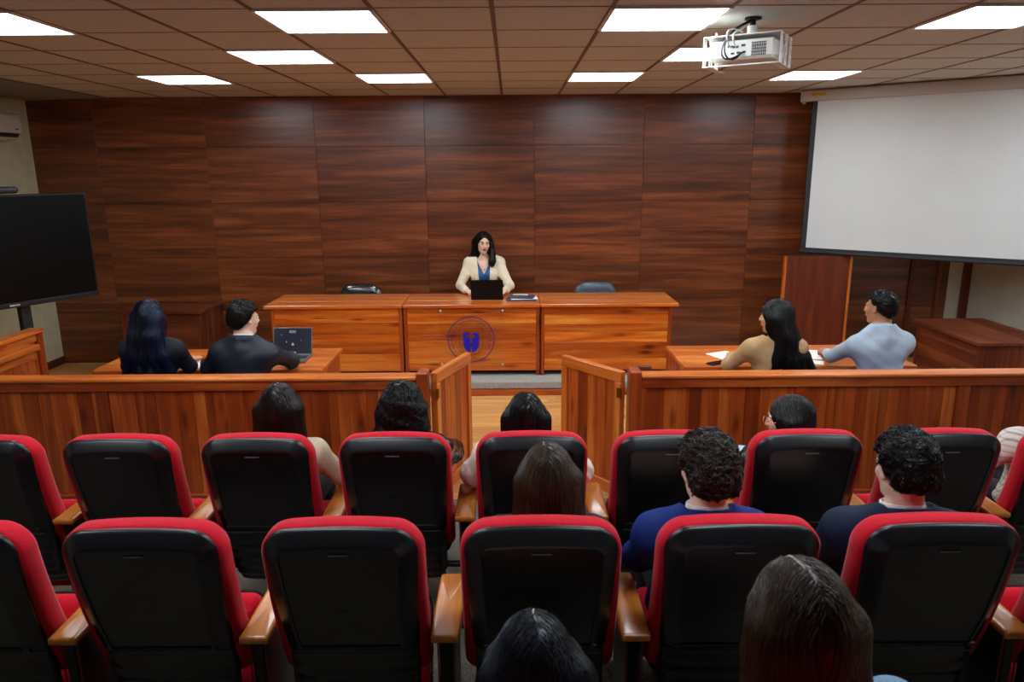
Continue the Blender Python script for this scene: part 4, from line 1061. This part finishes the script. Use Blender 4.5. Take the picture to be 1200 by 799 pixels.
    if hands:
        for Aq, q in ((AR, 1), (AL, -1)):
            o = Aq[4] if len(Aq) > 4 else {}
            hv, hf = hand(Aq[1], Aq[2], Aq[3], -q, sc=1.05 if male else .95, h=.0032 if face or o else .0042, **o)
            zt = tz if tz is not None else seat + .10
            for lo_, hi_ in solids:
                ins = (hv[:, 0] > lo_[0]) & (hv[:, 0] < hi_[0]) & (hv[:, 1] > lo_[1]) & (hv[:, 1] < hi_[1]) & (hv[:, 2] > lo_[2] - .03); hv[ins, 2] = np.maximum(hv[ins, 2], hi_[2] + .0035)
            parts.append((hv, hf))
    v, f = join_meshes(parts); numpy_mesh('body', v, f, SK[sk], t)
    # ---- face pieces
    for q in (-1, 1):
        m = MB(); m.ell(H(q * .0305, .0805, .003), (.0125, .0125, .0125)); m.ell(H(q * .0305 + (.001), .0905, .001 if not face else -.001), (.006, .0035, .006), M=Rh, mi=1); m.build('eye', [M_['eye_white'], M_['iris']], t, smooth=180)
        m = MB(); rg = []
        for j in range(6):
            th = R(2 + 15 * j * (1.18 if face else 1.0)); rg.append([H(q * .0305 + .0136 * math.sin(th) * math.cos(p), .0803 + .0136 * math.sin(th) * math.sin(p), .003 + .0136 * math.cos(th)) for p in np.linspace(0, 2 * math.pi, 14, endpoint=False)])
        m.rings(rg, cap0=True, cap1=False); m.build('eyelid', SK[sk], t, smooth=180)
        m = MB(); pts = [H(q * .012, .098, .021), H(q * .03, .095, .0265), H(q * .047, .081, .021)]; m.tube(pts, [.0028, .0032, .0018], 6); m.build('eyebrow', HM[hair_mat], t, smooth=180)
        if face:
            m = MB(); pts = [H(q * .017, .0905, .003), H(q * .03, .0945, .0065), H(q * .044, .0845, .003)]; m.tube(pts, [.0012, .0022, .0012], 6); m.build('eyelash', HM['black'], t, smooth=180)
    m = MB(); m.ell(H(0, .0965, -.0515), (.020, .0075, .0042), M=Rh); m.ell(H(0, .0965, -.059), (.018, .0075, .0052), M=Rh); m.build('lips', M_['lips' if not male else 'lips_pale'], t, smooth=180)
    if earring:
        for q in (-1, 1): m = MB(); m.ell(H(q * .084, -.002, -.034), (.0055, .0055, .0055)); m.build('earring', M_['pearl'], t, smooth=180)
    if face:
        for dz, mat, nm in ((.385, 'gold', 'necklace'), (.345, 'pearl', 'pendant_chain')):
            pp_ = [tp(.055 * math.cos(a), .11, dz + .075 * abs(math.cos(a)) ** 1.6) for a in np.linspace(math.pi, 2 * math.pi, 15)]; P_ = np.array(pp_)
            for _ in range(60):
                d_ = fb.sample(P_); P_[:, 1] -= np.clip(d_ - .002, -.02, .02) * .7
            m = MB(); m.tube(list(P_), .0009, 5); m.ell(P_[7] + V3(0, .002, -.006), (.006, .004, .007)); m.build(nm, M_[mat], t, smooth=180)
    # ---- shirt / blouse
    vee = top in ('jacket_open',)
    def vcut(P, w0, z0, slope, y0=0.0):                  # V opening in front, negative inside
        q = (P - pel) @ Rt; return np.maximum(np.abs(q[..., 0]) - np.clip(w0 + (q[..., 2] / s - z0) * slope, 0, .3), -(q[..., 1] - y0))
    if vee:
        fs = Field((-.26, -.26, seat + .02), (.26, .24, crown - .16), .0055); torso(fs, .002); fs.cut(lambda P: -vcut(P, 0.0, .335, .55, .02)); fs.cut(lambda P: (P[..., 2] - tp(0, 0, .475)[2])); apply_clip(fs, .006)
        v, f = fs.mesh(); numpy_mesh('blouse', v, f, CL[shirt_mat], t)
    else:
      if top == 'jacket':
        fs = Field((-.26, -.26, seat + .02), (.26, .24, crown - .16), .007); torso(fs, .003); fs.cap(tp(0, -.03, .44), nb + V3(0, .0, .0), nr + .026, nr + .010, k=.03); fs.cut(lambda P: P[..., 2] - nb[2] - (.012 if male else -.012) + .3 * (P[..., 1] - nb[1])); apply_clip(fs, .007)
        v, f = fs.mesh(); numpy_mesh('shirt', v, f, CL[shirt_mat if male else 'black'], t)
      if collar and (male or top == 'shirt'):
        fs = Field((-.12, -.16, nb[2] - .09), (.12, .17, nb[2] + .09), .005)
        c0 = nb + V3(0, .012, .022)
        P = np.stack(np.meshgrid(*fs.ax, indexing='ij'), -1); q = (P - c0); rr = np.hypot(q[..., 0] / 1.0, q[..., 1] / 1.12)
        zt = .030 - .28 * q[..., 1] * 1.0
        fs.F = np.maximum(np.abs(rr - (nr + .011 - .1 * q[..., 2])) - .0035, np.abs(q[..., 2] + .012 + .25 * q[..., 1]) - .034).astype(np.float32)
        v, f = fs.mesh()
        if len(v): numpy_mesh('collar', v, f, CL[shirt_mat if top != 'shirt' else top_mat], t)
    # ---- jacket / shirt outer layer
    o = thick or {'shirt': .006, 'puffy': .022}.get(top, .014)
    fj = Field((-.52, -.32, seat - .04), (.52, .60, nb[2] + .09), .0065)
    torso(fj, o)
    for Aq, sh in ((AR, rs), (AL, ls)):
        arm(fj, Aq, sh, o, to=.93)
        if top != 'shirt': fj.ell(sh + V3(0, 0, .0), (.058 + o * .5, .056 + o * .5, .05 + o * .4), k=.03)
    for q in (-1, 1): fj.cap(tp(q * .05, -.03, .50), tp(q * .165, -.008, sz_ + .015), .030 + o, .036 + o, k=.03)
    fj.cap(tp(0, -.03, .43), nb + V3(0, -.010, .012), nr + .032, nr + .018, k=.03)
    fj.noise(.0048 if top != 'puffy' else .006, 30 if top != 'puffy' else 60, seed=len(label))
    if top != 'shirt' and top != 'puffy':               # lapel collar standing round the neck
        for i in range(9):
            a0, a1 = R(-60 + 300 / 9 * i - 0), R(-60 + 300 / 9 * (i + 1))
            c = lambda a: nb + V3((nr + .022) * math.cos(a) * 1.08, (nr + .03) * math.sin(a) * -1.05 * -1 if False else -(nr + .024) * math.sin(a) + .012, .004 + .016 * math.sin(a))
            fj.cap(c(a0), c(a1), .016, .016, k=.012)
    fj.cap(nb + V3(0, .020, .040), H(0, -.02, -.03), nr + .006, nr + .008, k=.005, op='sub'); fj.cut(lambda P: P[..., 2] - (nb[2] + .030 - .35 * (P[..., 1] - nb[1]) + 1.5 * np.maximum(np.abs(P[..., 0] - nb[0]) - .075, 0)))
    if vee:
        fj.cut(lambda P: -vcut(P, .040, .05, .075, .0))
    elif top == 'jacket': fj.cut(lambda P: -vcut(P, .004, .20, .26, .02))
    apply_clip(fj, .004); fj.cut(lambda P: seat + .012 - P[..., 2])
    v, f = fj.mesh(); numpy_mesh('shirt' if top == 'shirt' else 'jacket', v, f, CL[top_mat], t)
    if vee:                                              # lapels
        for q in (-1, 1):
            poly = np.array([(.045, .43), (.060, .46), (.098, .36), (.082, .345), (.094, .325), (.046, .10), (.042, .10), (.043, .30)])
            a = []
            for x, z in poly:
                a.append(tp(q * x, .0, z))
            a = np.array(a); g = np.tile(Rt @ V3(0, 1, 0), (len(a), 1)); p = a + g * .16
            for _ in range(60): d = fj.sample(p); p = p - g * np.clip(d - .004, -.02, .02)[:, None] * .6
            b = p + g * .006; m = MB(); n = len(poly); fs_ = [list(range(n)), list(range(n, 2 * n))[::-1]] + [(i, n + i, n + (i + 1) % n, (i + 1) % n) for i in range(n)]
            m.add(np.concatenate([b, p - g * .004]), fs_); m.build('lapel', CL[top_mat], t, fix=True)
        for q in (-1, 1):
            Aq = AR if q > 0 else AL; e, wv = np.array(Aq[0]), np.array(Aq[1]); d = (wv - e) / np.linalg.norm(wv - e)
            fc = Field(wv - .09, wv + .09, .005); fc.cap(wv - d * .055, wv - d * .012, .041, .040, k=0); fc.cap(wv - d * .03, wv + d * .09, .031, .031, k=.004, op='sub'); fc.cut(lambda P: (P - (wv - d * .008)) @ d); fc.noise(.002, 70); apply_clip(fc, .004); v, f = fc.mesh(); numpy_mesh('cuff', v, f, CL[top_mat], t)
    # ---- trousers and shoes
    fl = Field((-.28, -.22, 0), (.28, .66, seat + .25), .0085)
    fl.ell(tp(0, 0, .0), (.168 * bw, .126 * bw, .10 * s), k=.05)
    for q in (-1, 1):
        hip = V3(q * .085, .02, seat + .085); kn = V3(q * .10, .40, seat + .055); an = V3(q * .10, foot_y + .02, .095)
        fl.cap(hip, kn, .078, .058, k=.04); fl.cap(kn, an, .056, .042, k=.03); fl.cap(an, an - V3(0, 0, .045), .045, .046, k=.02)
    apply_clip(fl, .006); fl.cut(lambda P: seat + .006 - P[..., 2] + 1.0 * (P[..., 1] > .31)* -1.0); v, f = fl.mesh(); numpy_mesh('trousers', v, f, CL[pants], t)
    for q in (-1, 1):
        fh = Field((q * .10 - .07, foot_y - .07, -.01), (q * .10 + .07, foot_y + .24, .13), .006)
        fh.ell((q * .10, foot_y + .02, .05), (.042, .06, .055), k=.02); fh.ell((q * .103, foot_y + .12, .030), (.045, .10, .036), k=.03); fh.cut(lambda P: .003 - P[..., 2]); fh.cut(lambda P: P[..., 2] - .085); v, f = fh.mesh(); numpy_mesh('shoe', v, f, CL['shoe'], t)
    # ---- hair
    ho = hopt or {}
    px = ho.get('part', 0.0)
    if hair == 'short':
        big = ho.get('big', .012); z0 = ho.get('low', -.062)
        fh = Field(hc - .19, hc + .19, .0045)
        fh.ell(H(0, -.016, .032), (.076 + big * .5, .100 + big * .6, .088 + big), Rh, k=.02); fh.ell(H(0, -.035, -.015), (.073 + big * .35, .078 + big * .35, .07), Rh, k=.03)
        if ho.get('quiff'): fh.ell(H(0, .055, .098), (.058, .045, .028), Rh, k=.03)
        def hl(P):
            q = (P - hc) @ Rh; x, y, z = q[..., 0], q[..., 1], q[..., 2]
            lim = np.where(y > .03, .055 + (y - .03) * .35, np.where(y > -.02, ho.get('sb', -.010) + (y + .02) * 1.3, z0 + np.clip((y + .085) / .065, 0, 1) * (ho.get('sb', -.010) - z0)))
            return lim - z
        fh.cut(hl); fh.noise(ho.get('amp', .003), 90, seed=5)
        v, f = fh.mesh(); V = [v]; F = [f]; pd = [np.full(len(f), .1)]
        q = (v - hc) @ Rh; L = ho.get('len', .03); msk = q[:, 2] > z0 + .012
        roots = pick(v, msk, n_str, rng)
        def dfn(P, u):
            q = (P - hc) @ Rh; g = fh.grad(P); sw = np.stack([-q[:, 1] * .0 + q[:, 0] * 2, ho.get('fwd', .4) * np.where(q[:, 2] > .03, 1, -.2), -.9 * (q[:, 2] < .06) + .1], 1) @ Rh.T
            return sw + g * ho.get('lift', .7)
        sv, sf, sp = strands(fh, roots, dfn, 5, L / 5, ho.get('r', .0022), .0008, jit=ho.get('jit', 1.2), rng=rng, free=ho.get('free', .5), wave=ho.get('wave', 0))
    else:
        L = hlen; fh = Field(hc - V3(.26, .30, L + .12), hc + V3(.26, .22, .17), .0055)
        vol = ho.get('vol', .0)
        fh.ell(H(0, -.018, .030), (.083 + vol, .106 + vol, .094 + vol * .6), Rh, k=.02)
        fh.ell(H(0, -.03, -.03), (.082 + vol, .085 + vol, .085), Rh, k=.03)
        tips = ho.get('tips'); sp_ = ho.get('spread', 1.25); by = ho.get('back', -.10)
        hy = R(head[2]); cz, sz = math.cos(hy), math.sin(hy); Y = lambda x, y, z: hc + V3(x * cz - y * sz, x * sz + y * cz, z)
        for x in (-.07, -.035, 0, .035, .07):
            mid = Y(x * 1.08, by * .85 + .3 * abs(x), -.12); tip = hc + V3(x * sp_ + ho.get('sx', 0), by + .25 * abs(x) - .01, -L * (1 - 1.2 * abs(x)))
            fh.chain([Y(x, -.055 + .25 * abs(x), .0), mid, mid * .5 + tip * .5 + V3(0, -.005, 0), tip], [.050, .042 + vol * .5, .036, .024], k=.03)
        for q in (-1, 1):
            if not ho.get('face_open') and not ho.get('locks'): fh.chain([H(q * .072, .01, .03), H(q * .082, .01, -.06), Y(q * .088, -.02, -.13)], [.022, .024, .022], k=.025)
        for lk in ho.get('locks', []): fh.chain([hc + V3(*p[:3]) for p in lk], [p[3] for p in lk], k=.02)
        # face opening
        fh.ell(H(ho.get('fx', 0), .100, -.030), (ho.get('fw', .056), .095, .098), Rh, k=.012, op='sub')
        fh.ell(H(0, .135, -.10), (.075, .12, .12), Rh, k=.012, op='sub')
        if ho.get('amp'): fh.noise(ho['amp'], ho.get('freq', 60), seed=3)
        apply_clip(fh, .004)
        v, f = fh.mesh(); V = [v]; F = [f]; pd = [np.full(len(f), .05)]
        q = (v - hc) @ Rh
        roots = pick(v, (q[:, 2] > ho.get('rootz', .045)) & (q[:, 1] < .085), n_str, rng)
        def dfn(P, u):
            q = (P - hc) @ Rh; w = np.clip((q[:, 2] - .0) / .1, 0, 1)
            lat = np.sign(q[:, 0] - px) * (.9 * w + .02); back = -.9 * w * np.clip(.6 + q[:, 1] * 4, 0, 1.3)
            dirs = np.stack([lat, back, -np.ones(len(P)) * (1 - .2 * w)], 1)
            return np.where((w > 0)[:, None], dirs @ Rh.T, dirs)
        tot = L + .20; st = 22
        kp = (lambda P: P) if not clip else None
        sv, sf, sp = strands(fh, roots, dfn, st, tot / st, ho.get('r', .0019), .0011, lift=.002, jit=ho.get('jit', .22), rng=rng, wave=ho.get('wave', 0))
        if clip:
            bad = clip(sv) < .002; dead = bad[sf].any(1); sf, sp = sf[~dead], sp[~dead]
    if parting:
        ys = np.linspace(.075, -.062, 14); P_ = np.array([H(px + .004 * math.sin(40 * y), y, .10) for y in ys])
        for _ in range(40):
            g_ = fh.grad(P_); P_ = P_ - g_ * (fh.sample(P_) - .0015)[:, None] * .7
        m = MB(); m.tube(list(P_), [.0006] + [.0016] * 9 + [.0013, .0010, .0007, .0004], 6); m.build('hair_parting', M_['scalp'], t, smooth=180)
    n0 = len(V[0]); vv = np.concatenate([V[0], sv]); ff = np.concatenate([F[0], sf + n0]); pp = np.concatenate([pd[0], sp])
    numpy_mesh('hair', vv, ff, HM[hair_mat], t, pid=pp)
    t['_hc'] = 0; del t['_hc']
    return t, H, hc
def seat_clip(dy):
    """distance-like: positive outside the chair back and pan of an auditorium seat, in person space"""
    def c(P):
        x, y, z = P[..., 0], P[..., 1] + dy, P[..., 2]
        back = np.maximum(y - (.158 - (z - .53) * REC + .018 * ((z - .785) / .25) ** 2), z - 1.035)
        pan = np.maximum(z - .4415, y - .60); pan = np.maximum(pan, .36 - z + 0 * y) if False else np.where(y < .60, np.maximum(pan, 0) if False else pan, .05)
        return np.minimum(back, pan)
    return c
def office_clip(dy, top):
    def c(P):
        y, z = P[..., 1] + dy, P[..., 2]
        back = np.maximum(y - (-.205 - (z - .5) * .10), np.maximum(z - (top + .025), .48 - z))
        pan = np.where(np.abs(y) < .225, z - .4565, .05)
        return np.minimum(back, pan)
    return c
DY = .285
def aud(row, k, label, dx=0, **kw):
    Y0, z0 = ROWS[row]
    return person(label, (SX(k) + dx, Y0 + DY, z0), 0, seat=.443, clip=seat_clip(DY), group='seated audience', **kw)
arm_rest = lambda q, x=.29, y=.12, z=.695: ((q * x, y, z), (q * .16, .34, .62), (-q * .6, .8, -.3), (q * .3, .1, 1))
PPL = globals().get('ONLY')
# --- judge
TBL = lambda x0, x1, e=.23: ((x0, e, .70), (x1, e + .66, TT))
person('woman in a cream blazer and blue top behind the laptop at the judge bench', (-.285, 7.93, PZ), R(180), seat=.46, crown=1.372, lean_=2, side=2, head=(-7, -4, 12), sk='fair', tz=.735,
  solids=[((-1, .24, .70), (1, 1, .735)), ((-.197, .433, .70), (.131, .665, .7515))],
  arms={'R': ((.275, .10, .80), (.20, .30, .772), (-.55, .85, .0), (.1, 0, 1), dict(curl=(.3, .5, .4))), 'L': ((-.262, .16, .80), (-.222, .42, .79), (.45, .9, .05), (-.35, -.1, 1), dict(curl=(.55, .7, .5)))},
  top='jacket_open', top_mat='cream', shirt_mat='teal', hair='long', hair_mat='black', hlen=.20, face=True, earring=True, clip=None, fine=.005, n_str=1100,
  hopt=dict(part=.010, face_open=True, back=-.075, spread=1.1, vol=-.004, r=.0016, rootz=.03, fw=.063, locks=[[(-.068, .03, .06, .022), (-.086, .022, -.02, .026), (-.094, .035, -.11, .034), (-.095, .075, -.19, .038), (-.094, .088, -.225, .030)], [(.068, .015, .06, .02), (.086, -.022, -.01, .022), (.098, -.035, -.12, .030), (.135, -.035, -.17, .032), (.17, -.03, -.195, .018)]]))
# --- counsel
oc = lambda dy, top=.80: office_clip(dy, top)
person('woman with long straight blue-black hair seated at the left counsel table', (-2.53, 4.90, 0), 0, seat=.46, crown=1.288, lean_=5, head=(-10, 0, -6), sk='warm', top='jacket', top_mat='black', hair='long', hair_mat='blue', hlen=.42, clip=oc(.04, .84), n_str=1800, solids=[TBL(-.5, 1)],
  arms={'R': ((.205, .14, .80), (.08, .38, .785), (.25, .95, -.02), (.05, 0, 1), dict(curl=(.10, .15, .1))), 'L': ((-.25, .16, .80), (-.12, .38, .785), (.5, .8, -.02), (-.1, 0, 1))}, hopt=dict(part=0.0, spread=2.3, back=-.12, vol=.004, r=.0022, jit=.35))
person('young man in a dark jacket typing on the laptop at the left counsel table', (-1.90, 4.90, 0), 0, seat=.46, crown=1.272, sex='m', lean_=8, side=2, head=(-6, 0, -38), sk='fair', top='jacket', top_mat='darkjacket', hair='short', hair_mat='black', clip=oc(.04), hlen=.2, solids=[TBL(-1, .55), ((.01, .40, .70), (.33, .63, .758))],
  arms={'R': ((.29, .20, .82), (.215, .43, .80), (-.30, .95, -.04), (.05, 0, 1), dict(curl=(.4, .5, .3))), 'L': ((-.275, .10, .79), (-.38, .29, .785), (.0, 1, -.04), (-.1, 0, 1), dict(curl=(.25, .3, .25)))}, hopt=dict(big=.014, len=.035, fwd=.3, lift=.2, jit=.8, low=-.078))
person('woman with long black hair and tan blazer looking left at the right counsel table', (1.84, 4.90, 0), 0, seat=.46, crown=1.265, lean_=2, head=(-4, 0, 52), sk='warm', top='jacket', top_mat='tan', hair='long', hair_mat='black', hlen=.46, clip=oc(.04), n_str=1600, solids=[TBL(-.5, 1)],
  arms={'R': ((.22, .14, .80), (.06, .40, .785), (.0, .98, -.02), (.05, 0, 1)), 'L': ((-.28, .12, .79), (-.18, .38, .785), (.2, .95, -.02), (-.1, 0, 1))}, hopt=dict(part=.0, spread=2.35, back=-.125, sx=.12, r=.0022, vol=.005))
person('man with short dark hair in a pale blue shirt at the right counsel table', (2.61, 4.90, 0), 0, seat=.46, crown=1.318, sex='m', build=.98, lean_=6, side=-3, head=(-4, 0, 34), sk='tan', top='shirt', top_mat='shirt', hair='short', hair_mat='black', clip=oc(.04), solids=[TBL(-1, .37)],
  arms={'R': ((.20, .24, .82), (-.02, .42, .795), (-.75, .5, .0), (.2, .1, 1), dict(curl=(.4, .5, .4))), 'L': ((-.27, .22, .82), (-.22, .42, .795), (.1, .95, .0), (-.3, .1, 1), dict(curl=(.4, .5, .4)))}, hopt=dict(big=.008, len=.018, fwd=.1, lift=.3, low=-.072))
# --- front row
aud(1, -2, 'woman with straight dark hair and beige jacket in the front row', dx=.0, crown=1.155, lean_=-4, side=3, head=(-14, 0, 4), sk='warm', top='jacket', top_mat='beige', hair='long', hair_mat='dark', hlen=.30, parting=True, arms={'R': arm_rest(1, .275, .05, .675)}, hopt=dict(part=-.005, spread=1.3, back=-.085, sx=.03, r=.0022))
aud(1, -1, 'woman with curly dark hair and shiny black jacket in the front row', crown=1.153, lean_=-4, head=(-8, 0, 0), sk='warm', top='puffy', top_mat='leather', hair='long', hair_mat='black', hlen=.24, arms={'R': arm_rest(1, .215, .22, .725)}, n_str=1500, hopt=dict(part=.0, spread=1.4, back=-.08, vol=.012, amp=.009, freq=75, wave=1.1, jit=.5, r=.0032))
aud(1, 0, 'woman with straight black hair and cream coat in the front row facing the gate', dx=-.02, thick=.036, build=1.12, crown=1.100, lean_=-4, head=(-12, 0, 0), sk='warm', top='puffy', top_mat='ivory', hair='long', hair_mat='black', hlen=.27, arms={'R': arm_rest(1, .262, .04, .69), 'L': arm_rest(-1, .25, .02, .69)}, hopt=dict(part=.01, spread=1.2, back=-.085, r=.0021))
g, Hg, hcg = aud(1, 2, 'woman with black hair and gold glasses looking left in the front row', dx=.03, crown=1.080, lean_=-6, head=(-8, 0, 54), sk='fair', top='puffy', top_mat='leather', hair='long', hair_mat='black', hlen=.22, parting=True, arms={'L': ((-.235, .0, .68), (-.225, .10, .650), (.08, .95, .1), (-.3, 0, .9), dict(curl=(.5, .7, .5)))}, hopt=dict(part=.02, spread=1.0, back=-.085, r=.0021))
m = MB()
for q in (-1, 1):
    pts = [Hg(q * .034 + .026 * math.cos(a), .108, .0 + .022 * math.sin(a)) for a in np.linspace(0, 2 * math.pi, 25)]; m.tube(pts, .0014, 6)
    m.tube([Hg(q * .060, .106, .004), Hg(q * .080, .06, .006), Hg(q * .083, -.005, .006)], .0014, 6)
m.tube([Hg(-.009, .109, .004), Hg(.009, .109, .004)], .0014, 6)
gl = m.build('glasses', M_['gold'], g, smooth=180)
aud(1, 4, 'person in a pale checked sleeve cut off at the right edge of the front row', dx=.02, side=5, hx=.05, crown=1.17, lean_=-4, sk='warm', top='shirt', top_mat='checked', hair='long', hair_mat='dark', hlen=.28, arms={'L': ((-.275, .0, .68), (-.20, .26, .65), (.3, .9, -.1), (-.3, 0, 1))}, hopt=dict(part=.0, spread=1.2, back=-.085))
# --- second row
aud(2, 0, 'woman with straight dark brown hair in the centre of the second row', dx=.035, crown=1.135, lean_=-3, head=(-16, 0, 4), sk='warm', top='jacket', top_mat='black', hair='long', hair_mat='brown', hlen=.36, earring=True, n_str=2600, parting=True, hopt=dict(part=-.006, spread=1.15, back=-.09, r=.0017, jit=.35))
aud(2, 1, 'young man with curly brown hair and bright blue suit in the second row', dx=-.03, crown=1.160, sex='m', lean_=-4, head=(-4, 0, 18), sk='fair', top='jacket', top_mat='royal', hair='short', hair_mat='curl', n_str=2200, hlen=.2, hopt=dict(big=.034, len=.042, fwd=.7, lift=.15, wave=1.1, jit=1.3, amp=.009, low=-.066, r=.0036, free=.35))
aud(2, 2, 'man with short black hair and dark navy suit in the second row', dx=.02, crown=1.160, sex='m', build=1.06, lean_=-4, side=2, head=(-6, 0, 8), sk='fair', top='jacket', top_mat='navy', hair='short', hair_mat='black', n_str=3000, hopt=dict(big=.036, len=.030, fwd=.8, lift=.30, jit=1.1, amp=.006, low=-.048, sb=.014, r=.0028, free=.5))
# --- near row
aud(3, 0, 'woman with dark hair and a pale parting at the bottom edge of the photo', dx=-.045, crown=1.097, lean_=-2, head=(-22, 0, 6), sk='warm', top='jacket', top_mat='beige', hair='long', hair_mat='inky', hlen=.34, n_str=3000, parting=True, hopt=dict(part=.004, spread=1.05, back=-.08, r=.0014, vol=-.008, jit=.4))
aud(3, 1, 'woman with long brown hair and light denim shirt at the bottom edge of the photo', dx=-.045, crown=1.212, lean_=-2, side=-8, hx=-.025, head=(-14, 0, 6), sk='fair', top='shirt', top_mat='denim_light', hair='long', hair_mat='brown', hlen=.40, n_str=3600, parting=True, hopt=dict(part=-.006, spread=1.5, back=-.09, r=.0014, vol=.002, jit=.4))

t = thing('smartphone', 'phone with a pale blue lit screen in the hand of the woman with gold glasses', 'phone', (SX(2) + .03 - .102, ROWS[1][0] + DY + .30, .645), R(-20))
Mp = rot(35, 0, 0)
m = MB(); m.box((-.036, -.075, 0), (.036, .075, .008), .003, M=Mp); m.build('case', M_['black_plastic'], t)
m = MB(); m.box((-.033, -.071, .0081), (.033, .071, .0087), M=Mp); m.build('screen', emit('lit_pale_blue_phone_screen', (.55, .75, .95, 1), .8), t)
EXPO = 0.0
# ================================================================== CAMERA, WORLD
w = bpy.data.worlds.new('World'); SC.world = w; w.use_nodes = True
w.node_tree.nodes['Background'].inputs[0].default_value = (.02, .02, .022, 1)
cam = bpy.data.cameras.new('camera'); co = bpy.data.objects.new('camera', cam); COL.objects.link(co)
cam.sensor_width = 36; cam.sensor_fit = 'HORIZONTAL'; cam.lens = 846 / 1200 * 36; cam.clip_start = .02
Mr = Matrix.Rotation(R(90 - 13.2), 4, 'X') @ Matrix.Rotation(R(-.40), 4, 'Z')
co.matrix_world = Matrix.Translation((0, 0, 2.15)) @ Mr
cam.dof.use_dof = True; cam.dof.focus_distance = 6.5; cam.dof.aperture_fstop = 5.6
SC.camera = co
vs = SC.view_settings; vs.view_transform = 'Standard'; vs.look = 'None'; vs.gamma = 1; vs.exposure = EXPO; vs.use_curve_mapping = False
SC.cycles.use_denoising = True; SC.cycles.max_bounces = 8
